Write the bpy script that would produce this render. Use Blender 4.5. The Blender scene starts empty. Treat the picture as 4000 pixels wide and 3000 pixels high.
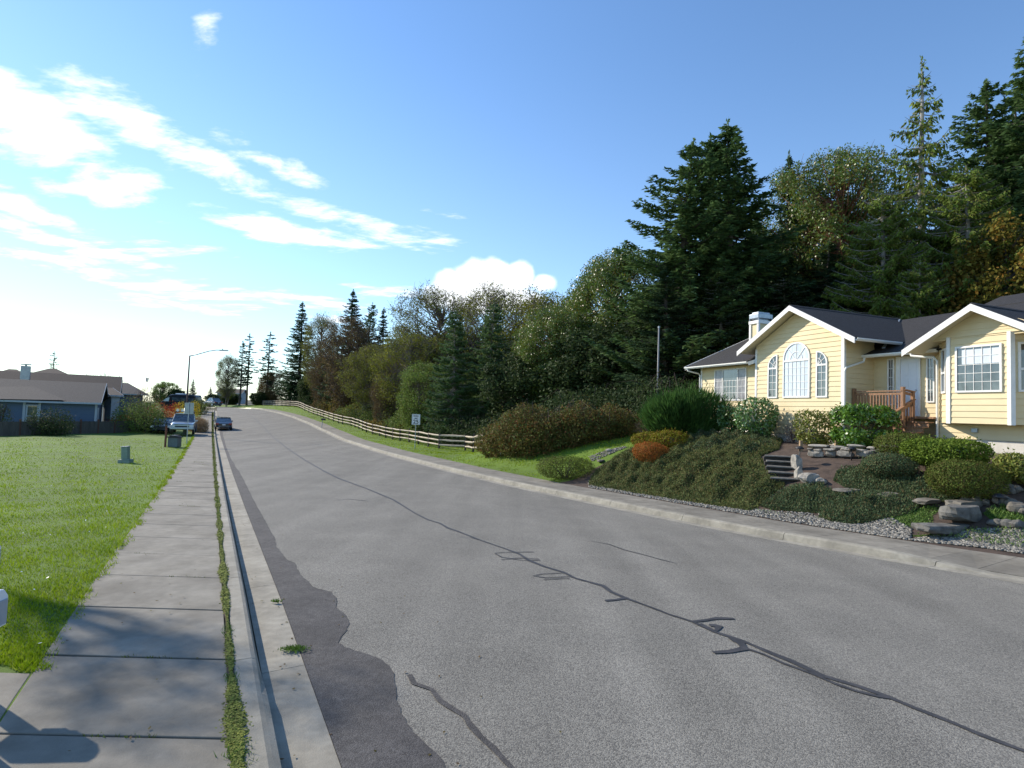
import bpy, math, random
import numpy as np
from mathutils import Vector, Matrix
random.seed(7); rng = np.random.default_rng(11)
S = bpy.context.scene; COL = S.collection
# ------------------------------------------------------------------ camera
F = 2222.0; CX, CY = 2000.0, 1500.0; CAMH = 2.5
ROLL = 0.035; PITCH = math.atan(109 / 2222.0)
_fw = np.array([0, math.cos(PITCH), math.sin(PITCH)]); _u0 = np.array([0, -math.sin(PITCH), math.cos(PITCH)]); _r0 = np.array([1.0, 0, 0])
RT = math.cos(ROLL) * _r0 + math.sin(ROLL) * _u0; UP = -math.sin(ROLL) * _r0 + math.cos(ROLL) * _u0
CAMP = np.array([0, 0, CAMH])
cd = bpy.data.cameras.new("camera"); cam = bpy.data.objects.new("camera", cd); COL.objects.link(cam)
cd.sensor_width = 36; cd.lens = 36 * F / 4000.0; cd.clip_start = 0.05; cd.clip_end = 4000
cam.matrix_world = Matrix(((RT[0], UP[0], -_fw[0], 0), (RT[1], UP[1], -_fw[1], 0), (RT[2], UP[2], -_fw[2], CAMH), (0, 0, 0, 1)))
S.camera = cam
def ray(u, v): return _fw + (u - CX) / F * RT - (v - CY) / F * UP
# ------------------------------------------------------------------ sun and sky
SUN_EL = math.radians(31); SUN_AZ = math.radians(-60)      # azimuth clockwise from the viewing direction
sd = Vector((math.sin(SUN_AZ) * math.cos(SUN_EL), math.cos(SUN_AZ) * math.cos(SUN_EL), math.sin(SUN_EL)))
sl = bpy.data.lights.new("sun", 'SUN'); sl.energy = 5.0; sl.angle = math.radians(0.5); sl.color = (1.0, 0.90, 0.76)
so = bpy.data.objects.new("sun", sl); COL.objects.link(so); so.rotation_euler = sd.to_track_quat('Z', 'Y').to_euler(); so.location = (-30, 10, 40)
W = bpy.data.worlds.new("World"); S.world = W; W.use_nodes = True
nt = W.node_tree; nt.nodes.clear()
def N(t, **k):
    n = nt.nodes.new(t)
    for a, b in k.items(): setattr(n, a, b)
    return n
def L(a, b): nt.links.new(a, b)
def M(op, a, b=None, c=None):
    n = N('ShaderNodeMath', operation=op)
    for i, x in enumerate((a, b, c)):
        if x is None: continue
        if isinstance(x, (int, float)): n.inputs[i].default_value = x
        else: L(x, n.inputs[i])
    return n.outputs[0]
sky = N('ShaderNodeTexSky', sky_type='NISHITA'); sky.sun_disc = False; sky.sun_elevation = SUN_EL; sky.sun_rotation = SUN_AZ % (2 * math.pi)
sky.air_density = 1.15; sky.dust_density = 0.05; sky.ozone_density = 2.5; sky.altitude = 60
tc = N('ShaderNodeTexCoord'); sp = N('ShaderNodeSeparateXYZ'); L(tc.outputs['Generated'], sp.inputs[0])
az = M('ARCTAN2', sp.outputs[0], sp.outputs[1]); el = M('ARCSINE', sp.outputs[2])
zz = M('ADD', M('MAXIMUM', sp.outputs[2], 0.0), 0.10)
cm = N('ShaderNodeCombineXYZ'); L(M('DIVIDE', sp.outputs[0], zz), cm.inputs[0]); L(M('DIVIDE', sp.outputs[1], zz), cm.inputs[1])
def cloudnoise(scale, detail, rough, rot, sc, dist=0.4):
    mp = N('ShaderNodeMapping'); mp.inputs['Rotation'].default_value = (0, 0, rot); mp.inputs['Scale'].default_value = sc; L(cm.outputs[0], mp.inputs[0])
    n = N('ShaderNodeTexNoise'); n.inputs['Scale'].default_value = scale; n.inputs['Detail'].default_value = detail; n.inputs['Roughness'].default_value = rough; n.inputs['Distortion'].default_value = dist
    L(mp.outputs[0], n.inputs['Vector']); return n.outputs[0]
n1 = cloudnoise(1.5, 8, 0.62, 0.55, (0.8, 1.3, 1)); n2 = cloudnoise(5.5, 6, 0.6, 0.55, (0.8, 1.5, 1), 0.2)
# lobes: src u, v of centre, half length and half height in pixels of the photograph, tilt, strength -> direction space
LOBES = [(160, 550, 600, 190, 0.42, 1.05), (700, 590, 480, 95, 0.30, .9), (1080, 640, 260, 55, 0.22, .8), (60, 780, 300, 60, .3, .6),
         (1130, 900, 440, 66, 0.06, 1.25), (1450, 890, 430, 60, 0.10, 1.1), (780, 1150, 560, 75, 0.06, .85), (1150, 1190, 420, 60, 0.02, .8),
         (120, 1020, 420, 60, .12, .8), (1540, 1140, 190, 32, 0.02, .7), (1730, 838, 110, 22, .05, .55), (820, 120, 36, 90, .2, .22), (80, 900, 300, 40, .15, .6)]
mask = None
for (u, v, a, b, tilt, st) in LOBES:
    d = ray(u, v); d = d / np.linalg.norm(d); A0 = math.atan2(d[0], d[1]); E0 = math.asin(d[2])
    ca = math.cos(E0); k = 1 / F * math.cos(A0)
    dx = M('MULTIPLY', M('SUBTRACT', az, A0), ca); dy = M('SUBTRACT', el, E0)
    ct, s_ = math.cos(tilt), math.sin(tilt)
    p = M('DIVIDE', M('SUBTRACT', M('MULTIPLY', dx, ct), M('MULTIPLY', dy, s_)), a * k)
    q = M('DIVIDE', M('ADD', M('MULTIPLY', dx, s_), M('MULTIPLY', dy, ct)), b * k)
    r2 = M('ADD', M('MULTIPLY', p, p), M('MULTIPLY', q, q))
    g = M('MULTIPLY', M('SUBTRACT', 1.15, r2), st)
    mask = g if mask is None else M('MAXIMUM', mask, g)
mask = M('MAXIMUM', mask, -1.3)
dens = M('ADD', M('ADD', M('MULTIPLY', mask, 0.50), M('MULTIPLY', M('SUBTRACT', n1, 0.545), 3.0)), M('MULTIPLY', M('SUBTRACT', n2, 0.5), 1.0))
mr = N('ShaderNodeMapRange', interpolation_type='SMOOTHSTEP'); L(dens, mr.inputs[0]); mr.inputs[1].default_value = 0.05; mr.inputs[2].default_value = 0.55
# cumulus bank over the trees
def bump_lobe(u, v, r, r2y=None):
    d = ray(u, v); d = d / np.linalg.norm(d); A0 = math.atan2(d[0], d[1]); E0 = math.asin(d[2])
    dx = M('DIVIDE', M('SUBTRACT', az, A0), r / F); dy = M('DIVIDE', M('SUBTRACT', el, E0), (r2y or r) / F)
    return M('SUBTRACT', 1.0, M('SQRT', M('ADD', M('MULTIPLY', dx, dx), M('MULTIPLY', dy, dy))))
cum = None
for (u, v, r, ry) in [(1760, 1110, 70, 60), (1850, 1090, 90, 75), (1950, 1085, 90, 75), (2030, 1075, 75, 65), (2130, 1100, 60, 45), (1900, 1170, 260, 70)]:
    g = bump_lobe(u, v, r, ry); cum = g if cum is None else M('MAXIMUM', cum, g)
n3 = N('ShaderNodeTexNoise'); n3.inputs['Scale'].default_value = 15; n3.inputs['Detail'].default_value = 6; L(tc.outputs['Generated'], n3.inputs['Vector'])
cumd = M('ADD', cum, M('MULTIPLY', M('SUBTRACT', n3.outputs[0], 0.5), 1.5))
mr2 = N('ShaderNodeMapRange', interpolation_type='SMOOTHSTEP'); L(cumd, mr2.inputs[0]); mr2.inputs[1].default_value = 0.0; mr2.inputs[2].default_value = 0.45
call = M('MAXIMUM', M('MULTIPLY', mr.outputs[0], 0.9), M('MULTIPLY', mr2.outputs[0], 0.95))
above = N('ShaderNodeMapRange'); L(sp.outputs[2], above.inputs[0]); above.inputs[1].default_value = 0.0; above.inputs[2].default_value = 0.04
call = M('MULTIPLY', call, above.outputs[0])
# thin bright haze around the sun side low in the sky
hz = N('ShaderNodeMapRange', interpolation_type='SMOOTHSTEP'); L(el, hz.inputs[0]); hz.inputs[1].default_value = 0.62; hz.inputs[2].default_value = -0.05; hz.inputs[3].default_value = 0; hz.inputs[4].default_value = 1
hs = N('ShaderNodeMapRange', interpolation_type='SMOOTHSTEP'); L(az, hs.inputs[0]); hs.inputs[1].default_value = 1.0; hs.inputs[2].default_value = -1.0; hs.inputs[3].default_value = 0.05; hs.inputs[4].default_value = 0.25
hzf = M('MULTIPLY', hz.outputs[0], hs.outputs[0])
mx0 = N('ShaderNodeMixRGB'); L(hzf, mx0.inputs[0]); gn = N('ShaderNodeMixRGB', blend_type='MULTIPLY'); gn.inputs[0].default_value = 1; L(sky.outputs[0], gn.inputs[1]); gn.inputs[2].default_value = (.98, 1.17, 1.36, 1)
L(gn.outputs[0], mx0.inputs[1]); mx0.inputs[2].default_value = (6.6, 7.5, 8.4, 1)
mx = N('ShaderNodeMixRGB'); L(call, mx.inputs[0]); L(mx0.outputs[0], mx.inputs[1]); mx.inputs[2].default_value = (9.0, 9.2, 9.5, 1)
bg = N('ShaderNodeBackground'); bg.inputs[1].default_value = 0.13; L(mx.outputs[0], bg.inputs[0])
wo = N('ShaderNodeOutputWorld'); L(bg.outputs[0], wo.inputs[0])
S.view_settings.view_transform = 'Standard'; S.view_settings.look = 'None'; S.view_settings.gamma = 1; S.view_settings.exposure = 0.30
S.cycles.max_bounces = 6; S.cycles.transparent_max_bounces = 6

# ------------------------------------------------------------------ helpers
def tag(o, label=None, cat=None, group=None, kind=None):
    if label: o['label'] = label
    if cat: o['category'] = cat
    if group: o['group'] = group
    if kind: o['kind'] = kind
    return o
def empty(name, loc=(0, 0, 0), rz=0, label=None, cat=None, group=None):
    o = bpy.data.objects.new(name, None); COL.objects.link(o); o.location = loc; o.rotation_euler = (0, 0, rz); o.empty_display_size = .3
    return tag(o, label, cat, group)
def npmesh(name, verts, faces, mat, parent=None, smooth=False, mats=None, midx=None):
    """verts (n,3); faces (m,k) of equal size"""
    verts = np.asarray(verts, dtype=np.float32); faces = np.asarray(faces, dtype=np.int32); k = faces.shape[1]
    me = bpy.data.meshes.new(name); me.vertices.add(len(verts)); me.vertices.foreach_set('co', verts.ravel())
    me.loops.add(faces.size); me.loops.foreach_set('vertex_index', faces.ravel())
    me.polygons.add(len(faces)); me.polygons.foreach_set('loop_start', np.arange(0, faces.size, k, dtype=np.int32))
    try: me.polygons.foreach_set('loop_total', np.full(len(faces), k, dtype=np.int32))
    except Exception: pass
    for m in (mats or [mat]): me.materials.append(m)
    if midx is not None: me.polygons.foreach_set('material_index', np.asarray(midx, dtype=np.int32))
    me.polygons.foreach_set('use_smooth', np.full(len(faces), smooth, dtype=bool))
    me.update(calc_edges=True); me.validate()
    o = bpy.data.objects.new(name, me); COL.objects.link(o)
    if parent: o.parent = parent
    return o
class MB:
    def __init__(s, org=(0, 0, 0)): s.v = []; s.f = []; s.o = org
    def add(s, vs, fs):
        n = len(s.v); s.v += [(p[0] - s.o[0], p[1] - s.o[1], p[2] - s.o[2]) for p in vs]; s.f += [tuple(i + n for i in f) for f in fs]; return s
    def quad(s, *p): return s.add(p, [tuple(range(len(p)))])
    def box(s, x0, x1, y0, y1, z0, z1, tx=0):
        x0, x1 = sorted((x0, x1)); y0, y1 = sorted((y0, y1)); z0, z1 = sorted((z0, z1))
        return s.add([(x0, y0, z0), (x1, y0, z0), (x1, y1, z0), (x0, y1, z0), (x0, y0, z1), (x1, y0, z1), (x1, y1, z1), (x0, y1, z1)],
                     [(0, 3, 2, 1), (4, 5, 6, 7), (0, 1, 5, 4), (1, 2, 6, 5), (2, 3, 7, 6), (3, 0, 4, 7)])
    def prism(s, pts, off):      # planar polygon extruded by the vector off
        n = len(pts); q = [tuple(p[i] + off[i] for i in range(3)) for p in pts]
        return s.add(list(pts) + q, [tuple(range(n - 1, -1, -1)), tuple(range(n, 2 * n))] + [(i, (i + 1) % n, n + (i + 1) % n, n + i) for i in range(n)])
    def beam(s, p, q, w, h, up=(0, 0, 1)):
        p = Vector(p); q = Vector(q); d = (q - p).normalized(); u = Vector(up); sd_ = d.cross(u).normalized() * w / 2; u2 = sd_.cross(d).normalized() * h / 2
        c = [p - sd_ - u2, p + sd_ - u2, p + sd_ + u2, p - sd_ + u2]; e = [x + (q - p) for x in c]
        return s.add([tuple(x) for x in c + e], [(0, 1, 2, 3), (7, 6, 5, 4), (0, 4, 5, 1), (1, 5, 6, 2), (2, 6, 7, 3), (3, 7, 4, 0)])
    def tube(s, path, r, n=8, cap=True):
        P = [Vector(p) for p in path]; R = r if isinstance(r, (list, tuple)) else [r] * len(P); vs = []; fs = []
        for i, p in enumerate(P):
            d = (P[min(i + 1, len(P) - 1)] - P[max(i - 1, 0)]).normalized(); a = d.orthogonal().normalized() if i == 0 else (a - d * a.dot(d)).normalized()
            b = d.cross(a)
            for j in range(n):
                t = 2 * math.pi * j / n; vs.append(tuple(p + (a * math.cos(t) + b * math.sin(t)) * R[i]))
        for i in range(len(P) - 1):
            for j in range(n): fs.append((i * n + j, i * n + (j + 1) % n, (i + 1) * n + (j + 1) % n, (i + 1) * n + j))
        if cap: fs += [tuple(range(n - 1, -1, -1)), tuple((len(P) - 1) * n + j for j in range(n))]
        return s.add(vs, fs)
    def build(s, name, mat, parent=None, smooth=False, bevel=0):
        me = bpy.data.meshes.new(name); me.from_pydata(s.v, [], s.f); me.materials.append(mat)
        if smooth: me.polygons.foreach_set('use_smooth', [True] * len(me.polygons))
        me.update(); o = bpy.data.objects.new(name, me); COL.objects.link(o)
        if parent: o.parent = parent
        if bevel:
            b = o.modifiers.new('bevel', 'BEVEL'); b.width = bevel; b.segments = 2; b.limit_method = 'ANGLE'
        return o
# ------------------------------------------------------------------ materials
MT = {}
def mat(name, c1, c2=None, scale=5, rough=.8, detail=5, bump=0, bscale=None, metallic=0, coat=0, island=0, spec=.5, trans=0, c3=None, lo=.35, hi=.65, stretch=None):
    m = bpy.data.materials.new(name); m.use_nodes = True; t = m.node_tree; b = t.nodes['Principled BSDF']; MT[name] = m
    b.inputs['Roughness'].default_value = rough; b.inputs['Metallic'].default_value = metallic; b.inputs['Coat Weight'].default_value = coat; b.inputs['Coat Roughness'].default_value = .04
    b.inputs['Specular IOR Level'].default_value = spec
    co = t.nodes.new('ShaderNodeTexCoord'); vec = co.outputs['Object']
    if stretch:
        mp = t.nodes.new('ShaderNodeMapping'); mp.inputs['Scale'].default_value = stretch; t.links.new(vec, mp.inputs[0]); vec = mp.outputs[0]
    col = None
    if c2 is not None:
        n = t.nodes.new('ShaderNodeTexNoise'); n.inputs['Scale'].default_value = scale; n.inputs['Detail'].default_value = detail; n.inputs['Roughness'].default_value = .65; t.links.new(vec, n.inputs['Vector'])
        r = t.nodes.new('ShaderNodeValToRGB'); t.links.new(n.outputs[0], r.inputs[0]); r.color_ramp.elements[0].position = lo; r.color_ramp.elements[1].position = hi
        r.color_ramp.elements[0].color = (*c1, 1); r.color_ramp.elements[1].color = (*c2, 1); col = r.outputs[0]
        if island:
            g = t.nodes.new('ShaderNodeNewGeometry'); hh = t.nodes.new('ShaderNodeHueSaturation'); t.links.new(col, hh.inputs['Color'])
            mr_ = t.nodes.new('ShaderNodeMapRange'); t.links.new(g.outputs['Random Per Island'], mr_.inputs[0]); mr_.inputs[3].default_value = 1 - island; mr_.inputs[4].default_value = 1 + island; t.links.new(mr_.outputs[0], hh.inputs['Value']); col = hh.outputs[0]
            if c3:
                mm = t.nodes.new('ShaderNodeMixRGB'); ml = t.nodes.new('ShaderNodeMath'); ml.operation = 'MULTIPLY'; ml.inputs[1].default_value = 7.31; fr = t.nodes.new('ShaderNodeMath'); fr.operation = 'FRACT'
                t.links.new(g.outputs['Random Per Island'], ml.inputs[0]); t.links.new(ml.outputs[0], fr.inputs[0]); pw = t.nodes.new('ShaderNodeMath'); pw.operation = 'POWER'; pw.inputs[1].default_value = 3; t.links.new(fr.outputs[0], pw.inputs[0])
                t.links.new(pw.outputs[0], mm.inputs[0]); t.links.new(col, mm.inputs[1]); mm.inputs[2].default_value = (*c3, 1); col = mm.outputs[0]
        t.links.new(col, b.inputs['Base Color'])
    else: b.inputs['Base Color'].default_value = (*c1, 1)
    if bump:
        n = t.nodes.new('ShaderNodeTexNoise'); n.inputs['Scale'].default_value = bscale or scale * 3; n.inputs['Detail'].default_value = 6; n.inputs['Roughness'].default_value = .7; t.links.new(vec, n.inputs['Vector'])
        bp = t.nodes.new('ShaderNodeBump'); bp.inputs['Strength'].default_value = bump; bp.inputs['Distance'].default_value = .02; t.links.new(n.outputs[0], bp.inputs['Height']); t.links.new(bp.outputs[0], b.inputs['Normal'])
    if trans:
        tr = t.nodes.new('ShaderNodeBsdfTranslucent'); 
        if col is not None: t.links.new(col, tr.inputs[0])
        else: tr.inputs[0].default_value = (*c1, 1)
        ms = t.nodes.new('ShaderNodeMixShader'); ms.inputs[0].default_value = trans; t.links.new(b.outputs[0], ms.inputs[1]); t.links.new(tr.outputs[0], ms.inputs[2]); t.links.new(ms.outputs[0], t.nodes['Material Output'].inputs[0])
    return m
def layer_speckle(m, scale, colA, colB, fac=.5, rnd=True, patch=None):
    """aggregate flecks: voronoi cells mixed over the base colour"""
    t = m.node_tree; b = t.nodes['Principled BSDF']; src = b.inputs['Base Color'].links[0].from_socket
    co = t.nodes.new('ShaderNodeTexCoord'); v = t.nodes.new('ShaderNodeTexVoronoi'); v.inputs['Scale'].default_value = scale; t.links.new(co.outputs['Object'], v.inputs['Vector'])
    s_ = t.nodes.new('ShaderNodeSeparateXYZ'); t.links.new(v.outputs['Color'], s_.inputs[0]); r = t.nodes.new('ShaderNodeValToRGB'); t.links.new(s_.outputs[0], r.inputs[0])
    r.color_ramp.elements[0].color = (*colA, 1); r.color_ramp.elements[1].color = (*colB, 1); r.color_ramp.elements[0].position = .1; r.color_ramp.elements[1].position = .95
    mm = t.nodes.new('ShaderNodeMixRGB'); mm.inputs[0].default_value = fac; t.links.new(src, mm.inputs[1]); t.links.new(r.outputs[0], mm.inputs[2]); t.links.new(mm.outputs[0], b.inputs['Base Color'])
    bp = t.nodes.new('ShaderNodeBump'); bp.inputs['Strength'].default_value = .55; bp.inputs['Distance'].default_value = .006; t.links.new(v.outputs['Distance'], bp.inputs['Height']); bp.invert = True; t.links.new(bp.outputs[0], b.inputs['Normal'])
mat('asphalt', (.138, .128, .102), (.190, .177, .143), scale=.7, rough=.9, detail=8, spec=.3); layer_speckle(MT['asphalt'], 95, (.07, .07, .075), (.37, .355, .315), .5)
def tone(m, scale, lo, hi, stretch=(1, 1, 1), rot=0):
    t = m.node_tree; b = t.nodes['Principled BSDF']; src = b.inputs['Base Color'].links[0].from_socket
    co = t.nodes.new('ShaderNodeTexCoord'); mp = t.nodes.new('ShaderNodeMapping'); mp.inputs['Rotation'].default_value = (0, 0, rot); mp.inputs['Scale'].default_value = stretch; n = t.nodes.new('ShaderNodeTexNoise'); n.inputs['Scale'].default_value = scale; n.inputs['Detail'].default_value = 5
    t.links.new(co.outputs['Object'], mp.inputs[0]); t.links.new(mp.outputs[0], n.inputs['Vector']); r = t.nodes.new('ShaderNodeMapRange'); t.links.new(n.outputs[0], r.inputs[0]); r.inputs[1].default_value = .3; r.inputs[2].default_value = .7; r.inputs[3].default_value = lo; r.inputs[4].default_value = hi
    h = t.nodes.new('ShaderNodeHueSaturation'); t.links.new(src, h.inputs['Color']); t.links.new(r.outputs[0], h.inputs['Value']); t.links.new(h.outputs[0], b.inputs['Base Color'])
tone(MT['asphalt'], .35, .84, 1.12, (3.0, .22, 1), -.485); tone(MT['asphalt'], .9, .93, 1.06)
mat('patch', (.043, .039, .036), (.066, .060, .054), scale=3, rough=.85, spec=.35); layer_speckle(MT['patch'], 110, (.04, .04, .045), (.17, .165, .165), .35)
mat('sealant', (.03, .03, .032), (.058, .057, .06), scale=6, rough=.6)
mat('concrete', (.165, .150, .120), (.245, .226, .187), scale=1.6, rough=.9, detail=9, bump=.25, bscale=60, island=.07)
mat('kerb_concrete', (.24, .222, .178), (.35, .325, .265), scale=2.2, rough=.9, detail=9, bump=.3, bscale=70, island=.04)
tone(MT['kerb_concrete'], .8, .82, 1.1); tone(MT['kerb_concrete'], 9, .85, 1.08); tone(MT['concrete'], 1.1, .8, 1.12); tone(MT['concrete'], 7, .88, 1.08)
tone(MT['patch'], 1.2, .82, 1.2); tone(MT['patch'], 12, .85, 1.15)
mat('moss', (.10, .13, .015), (.20, .22, .03), scale=9, rough=.95, island=.3)
mat('weed', (.07, .14, .02), (.13, .22, .03), scale=9, rough=.7, island=.3, trans=.25)
mat('lawn_soil', (.075, .13, .006), (.11, .19, .010), scale=1.3, rough=.95, detail=9, bump=.8, bscale=30)
mat('grass', (.162, .262, .004), (.295, .408, .008), scale=.55, rough=.6, detail=8, island=.30, trans=.35, c3=(.33, .38, .05), spec=.15)
tone(MT['grass'], .18, .84, 1.1); tone(MT['lawn_soil'], .2, .8, 1.15)
mat('soil', (.045, .030, .022), (.095, .065, .048), scale=3, rough=1, detail=9, bump=.9, bscale=25)
mat('forest_floor', (.03, .028, .015), (.06, .055, .02), scale=1, rough=1)
mat('siding', (.68, .555, .325), (.72, .595, .36), scale=1.2, rough=.6, detail=3)
mat('trim', (.74, .73, .70), (.84, .83, .80), scale=3, rough=.5)
mat('gutter_white', (.78, .76, .70), rough=.4)
mat('soffit', (.66, .58, .40), rough=.7)
mat('roof_dark', (.012, .012, .013), (.038, .036, .038), scale=5, rough=.85, detail=6, bump=.6, bscale=20, stretch=(1.5, 1.5, 9))
mat('pole_grey', (.20, .21, .22), rough=.5)
mat('foundation', (.55, .52, .46), (.66, .63, .57), scale=3, rough=.9)
mat('door_white', (.74, .76, .80), rough=.4)
mat('cedar', (.20, .10, .05), (.34, .18, .095), scale=4, rough=.7, detail=6, stretch=(6, 6, .7), bump=.2)
mat('glass_dark', (.03, .035, .04), (.10, .12, .13), scale=2.5, rough=.02, coat=1, spec=1)
mat('glass_curtain', (.50, .56, .62), (.72, .76, .80), scale=1.1, rough=.15, coat=1, stretch=(1, 9, .35))
mat('glass_blind', (.60, .63, .66), (.70, .73, .76), scale=2, rough=.15, coat=1)
mat('glass_screen', (.15, .15, .16), (.34, .32, .33), scale=3, rough=.3, coat=.5)
mat('metal_grey', (.32, .34, .36), (.42, .44, .46), scale=4, rough=.45, metallic=.6)
mat('galv', (.38, .42, .46), rough=.4, metallic=.5)
mat('flashing', (.30, .36, .42), (.42, .48, .54), scale=3, rough=.4, metallic=.4)
mat('black', (.02, .02, .022), rough=.5)
mat('sign_white', (.78, .79, .80), rough=.4)
mat('stone', (.085, .076, .06), (.20, .18, .148), scale=3.2, rough=.9, detail=9, bump=.7, bscale=12, island=.15)
mat('stone_pale', (.17, .155, .13), (.40, .37, .32), scale=4, rough=.9, detail=9, bump=.7, bscale=12, island=.2)
mat('stone_shaded', (.03, .027, .023), (.06, .052, .045), scale=5, rough=.95)  # dark riser stone, the shade on the step fronts put into its colour
mat('stone_grey', (.065, .062, .055), (.175, .168, .15), scale=4, rough=.9, detail=9, bump=.8, bscale=10, island=.1)
mat('pebble', (.075, .07, .06), (.29, .275, .24), scale=30, rough=.85, island=.65)
mat('old_wood', (.07, .05, .038), (.13, .10, .08), scale=5, rough=.9, stretch=(5, 5, .6), bump=.3)
mat('rail_wood', (.33, .27, .195), (.55, .47, .36), scale=2.5, rough=.85, detail=8, bump=.5, bscale=20)
mat('post_wood', (.045, .035, .03), (.09, .07, .06), scale=4, rough=.9)
mat('timber', (.30, .20, .11), (.42, .30, .18), scale=4, rough=.85)

# ------------------------------------------------------------------ the lie of the land (s along the road, l to the right of the left kerb)
DV = np.array([-.4658, .8849]); NV = np.array([.8849, .4658]); L0 = .549
Ys = [-60, 0, 8, 16, 25, 45, 58, 65, 72, 80, 90, 100, 115, 128, 150, 220, 400]; Zs = [0, 0, -.05, -.3, -.5, -.75, -.85, -.7, -.5, -.15, .25, .7, 1.35, 1.42, 1.1, .5, 0]
Rs = [-60, -10, 0, 5, 7, 10, 13.6, 20, 28, 40, 56, 70, 85, 100, 112, 122, 135, 160, 400]; Rl = [13.3, 13.3, 13.3, 12.9, 12.4, 11.9, 11.55, 11.1, 10.75, 10.75, 11.4, 11.9, 12, 11.6, 10.6, 9.0, 6, -1, -60]
def sm(x): x = np.clip(x, 0, 1); return x * x * (3 - 2 * x)
def base(y): return np.interp(y, Ys, Zs)
def Rr(s): return np.interp(s, Rs, Rl)
SWR = 1.95     # kerb + right pavement width beyond the gutter line
def terr(x, y):
    x = np.asarray(x, float); y = np.asarray(y, float); s = x * DV[0] + y * DV[1]; l = x * NV[0] + y * NV[1] - L0; z = base(y)
    t = l - Rr(s) - SWR; w = 1 - sm((s - 27) / 13)
    rise = np.interp(t, [0, .8, 3.2, 5, 6.5, 9, 14, 40, 200], [.0, .12, 1.2, 1.75, 2.05, 2.2, 2.3, 3.4, 8]); rf = np.interp(t, [0, 2, 8, 25, 60, 300], [0, .05, .15, 1.0, 3.5, 14])
    rf = rf + sm((s - 100) / 15) * .5 * sm(t / 3)
    z = z + np.where(t > 0, w * rise + (1 - w) * rf, 0)
    tl = -l - 1.9; z = z + np.where(tl > 0, -.16 * sm(tl / 5) * sm((26 - s) / 14) * (0.6 + .4 * np.sin(s * .7 + tl * .35)) + .03 * np.sin(x * .9) * np.sin(y * 1.1) * sm(tl / 2), 0)
    return z
def T(x, y): return float(terr(x, y))
def gp(u, v, dz=0.0):
    """where the sight line through photo position (u, v) meets the ground"""
    d = ray(u, v); t = np.concatenate([np.arange(2, 40, .05), np.arange(40, 320, .25)]); x = d[0] * t; y = d[1] * t; z = CAMH + d[2] * t
    h = z - (terr(x, y) + dz); i = np.argmax(h < 0)
    if h[i] >= 0: i = len(t) - 1
    i = max(i, 1); k = h[i - 1] / (h[i - 1] - h[i] + 1e-9); tt = t[i - 1] + (t[i] - t[i - 1]) * np.clip(k, 0, 1)
    return np.array([d[0] * tt, d[1] * tt, CAMH + d[2] * tt])
def at(u, v, D):
    d = ray(u, v); return np.array([d[0], d[1], d[2]]) * D / d[1] + CAMP
def sl2xy(s, l): l = l + L0; return s * DV[0] + l * NV[0], s * DV[1] + l * NV[1]
def xy2sl(x, y): return x * DV[0] + y * DV[1], x * NV[0] + y * NV[1] - L0
# ------------------------------------------------------------------ ground, road, kerbs, pavements
def struct(o): o['kind'] = 'structure'; return o
svals = np.concatenate([np.arange(-40, 0, 2), np.arange(0, 45, .5), np.arange(45, 130, 1.5), np.arange(130, 320, 8)])
LW = 1.86   # left pavement back edge
def grid(name, cols_fn, zfn, m, smooth=True, sv=svals):
    rows = []
    for s in sv:
        ls = cols_fn(s); x, y = sl2xy(s, np.asarray(ls)); rows.append(np.stack([x, y, zfn(s, np.asarray(ls), x, y)], 1))
    nc = len(rows[0]); V = np.concatenate(rows); i = np.arange(len(sv) - 1)[:, None] * nc + np.arange(nc - 1)[None]; i = i.ravel()
    return npmesh(name, V, np.stack([i, i + 1, i + nc + 1, i + nc], 1), m, smooth=smooth)
lcol = -np.concatenate([[LW - .02], LW + np.arange(.3, 12, .5), LW + np.arange(12, 40, 2), [60, 100, 160, 260]])[::-1]
o = struct(grid('lawn_ground', lambda s: lcol, lambda s, l, x, y: terr(x, y) - .01, MT['lawn_soil']))
rcol = np.concatenate([[-.02], np.arange(.3, 12, .4), np.arange(12, 40, 2), [60, 100, 160, 260]])
def soil_or(s, l, x, y): return terr(x, y)
o = struct(grid('terrain', lambda s: Rr(s) + SWR + rcol, soil_or, MT['soil']))
o.data.materials.append(MT['lawn_soil']); o.data.materials.append(MT['forest_floor'])
cen = np.array([p.center[:] for p in o.data.polygons]); cs, cl = xy2sl(cen[:, 0], cen[:, 1]); ct_ = cl - Rr(cs) - SWR
mi = np.where((cs > 21.2) & (ct_ < 14), 1, 0); mi = np.where((ct_ > 14) | ((cs > 50) & (ct_ > 7)), 2, mi); o.data.polygons.foreach_set('material_index', mi.astype(np.int32))
def hL(s): return np.interp(s, [5.7, 6.5], [.045, .165])           # left kerb drops for a driveway close by
def hR(s): return np.interp(s, [5.6, 7.2], [.03, .165])
RD = -.165
def road_z(s, l, x, y):
    R = Rr(s); m = (l / R); return base(y) + RD + .07 * (1 - (2 * m - 1) ** 2)
struct(grid('road', lambda s: np.concatenate([[.462, .7, .9], .9 + (Rr(s) - 1.8) * np.linspace(.08, .92, 12), [Rr(s) - .9, Rr(s) - .3, Rr(s)]]), road_z, MT['asphalt']))
struct(grid('road_shoulder_ground', lambda s: np.array([-LW - .05, Rr(s) + SWR + .05]), lambda s, l, x, y: base(y) - .35, MT['forest_floor']))
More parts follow.
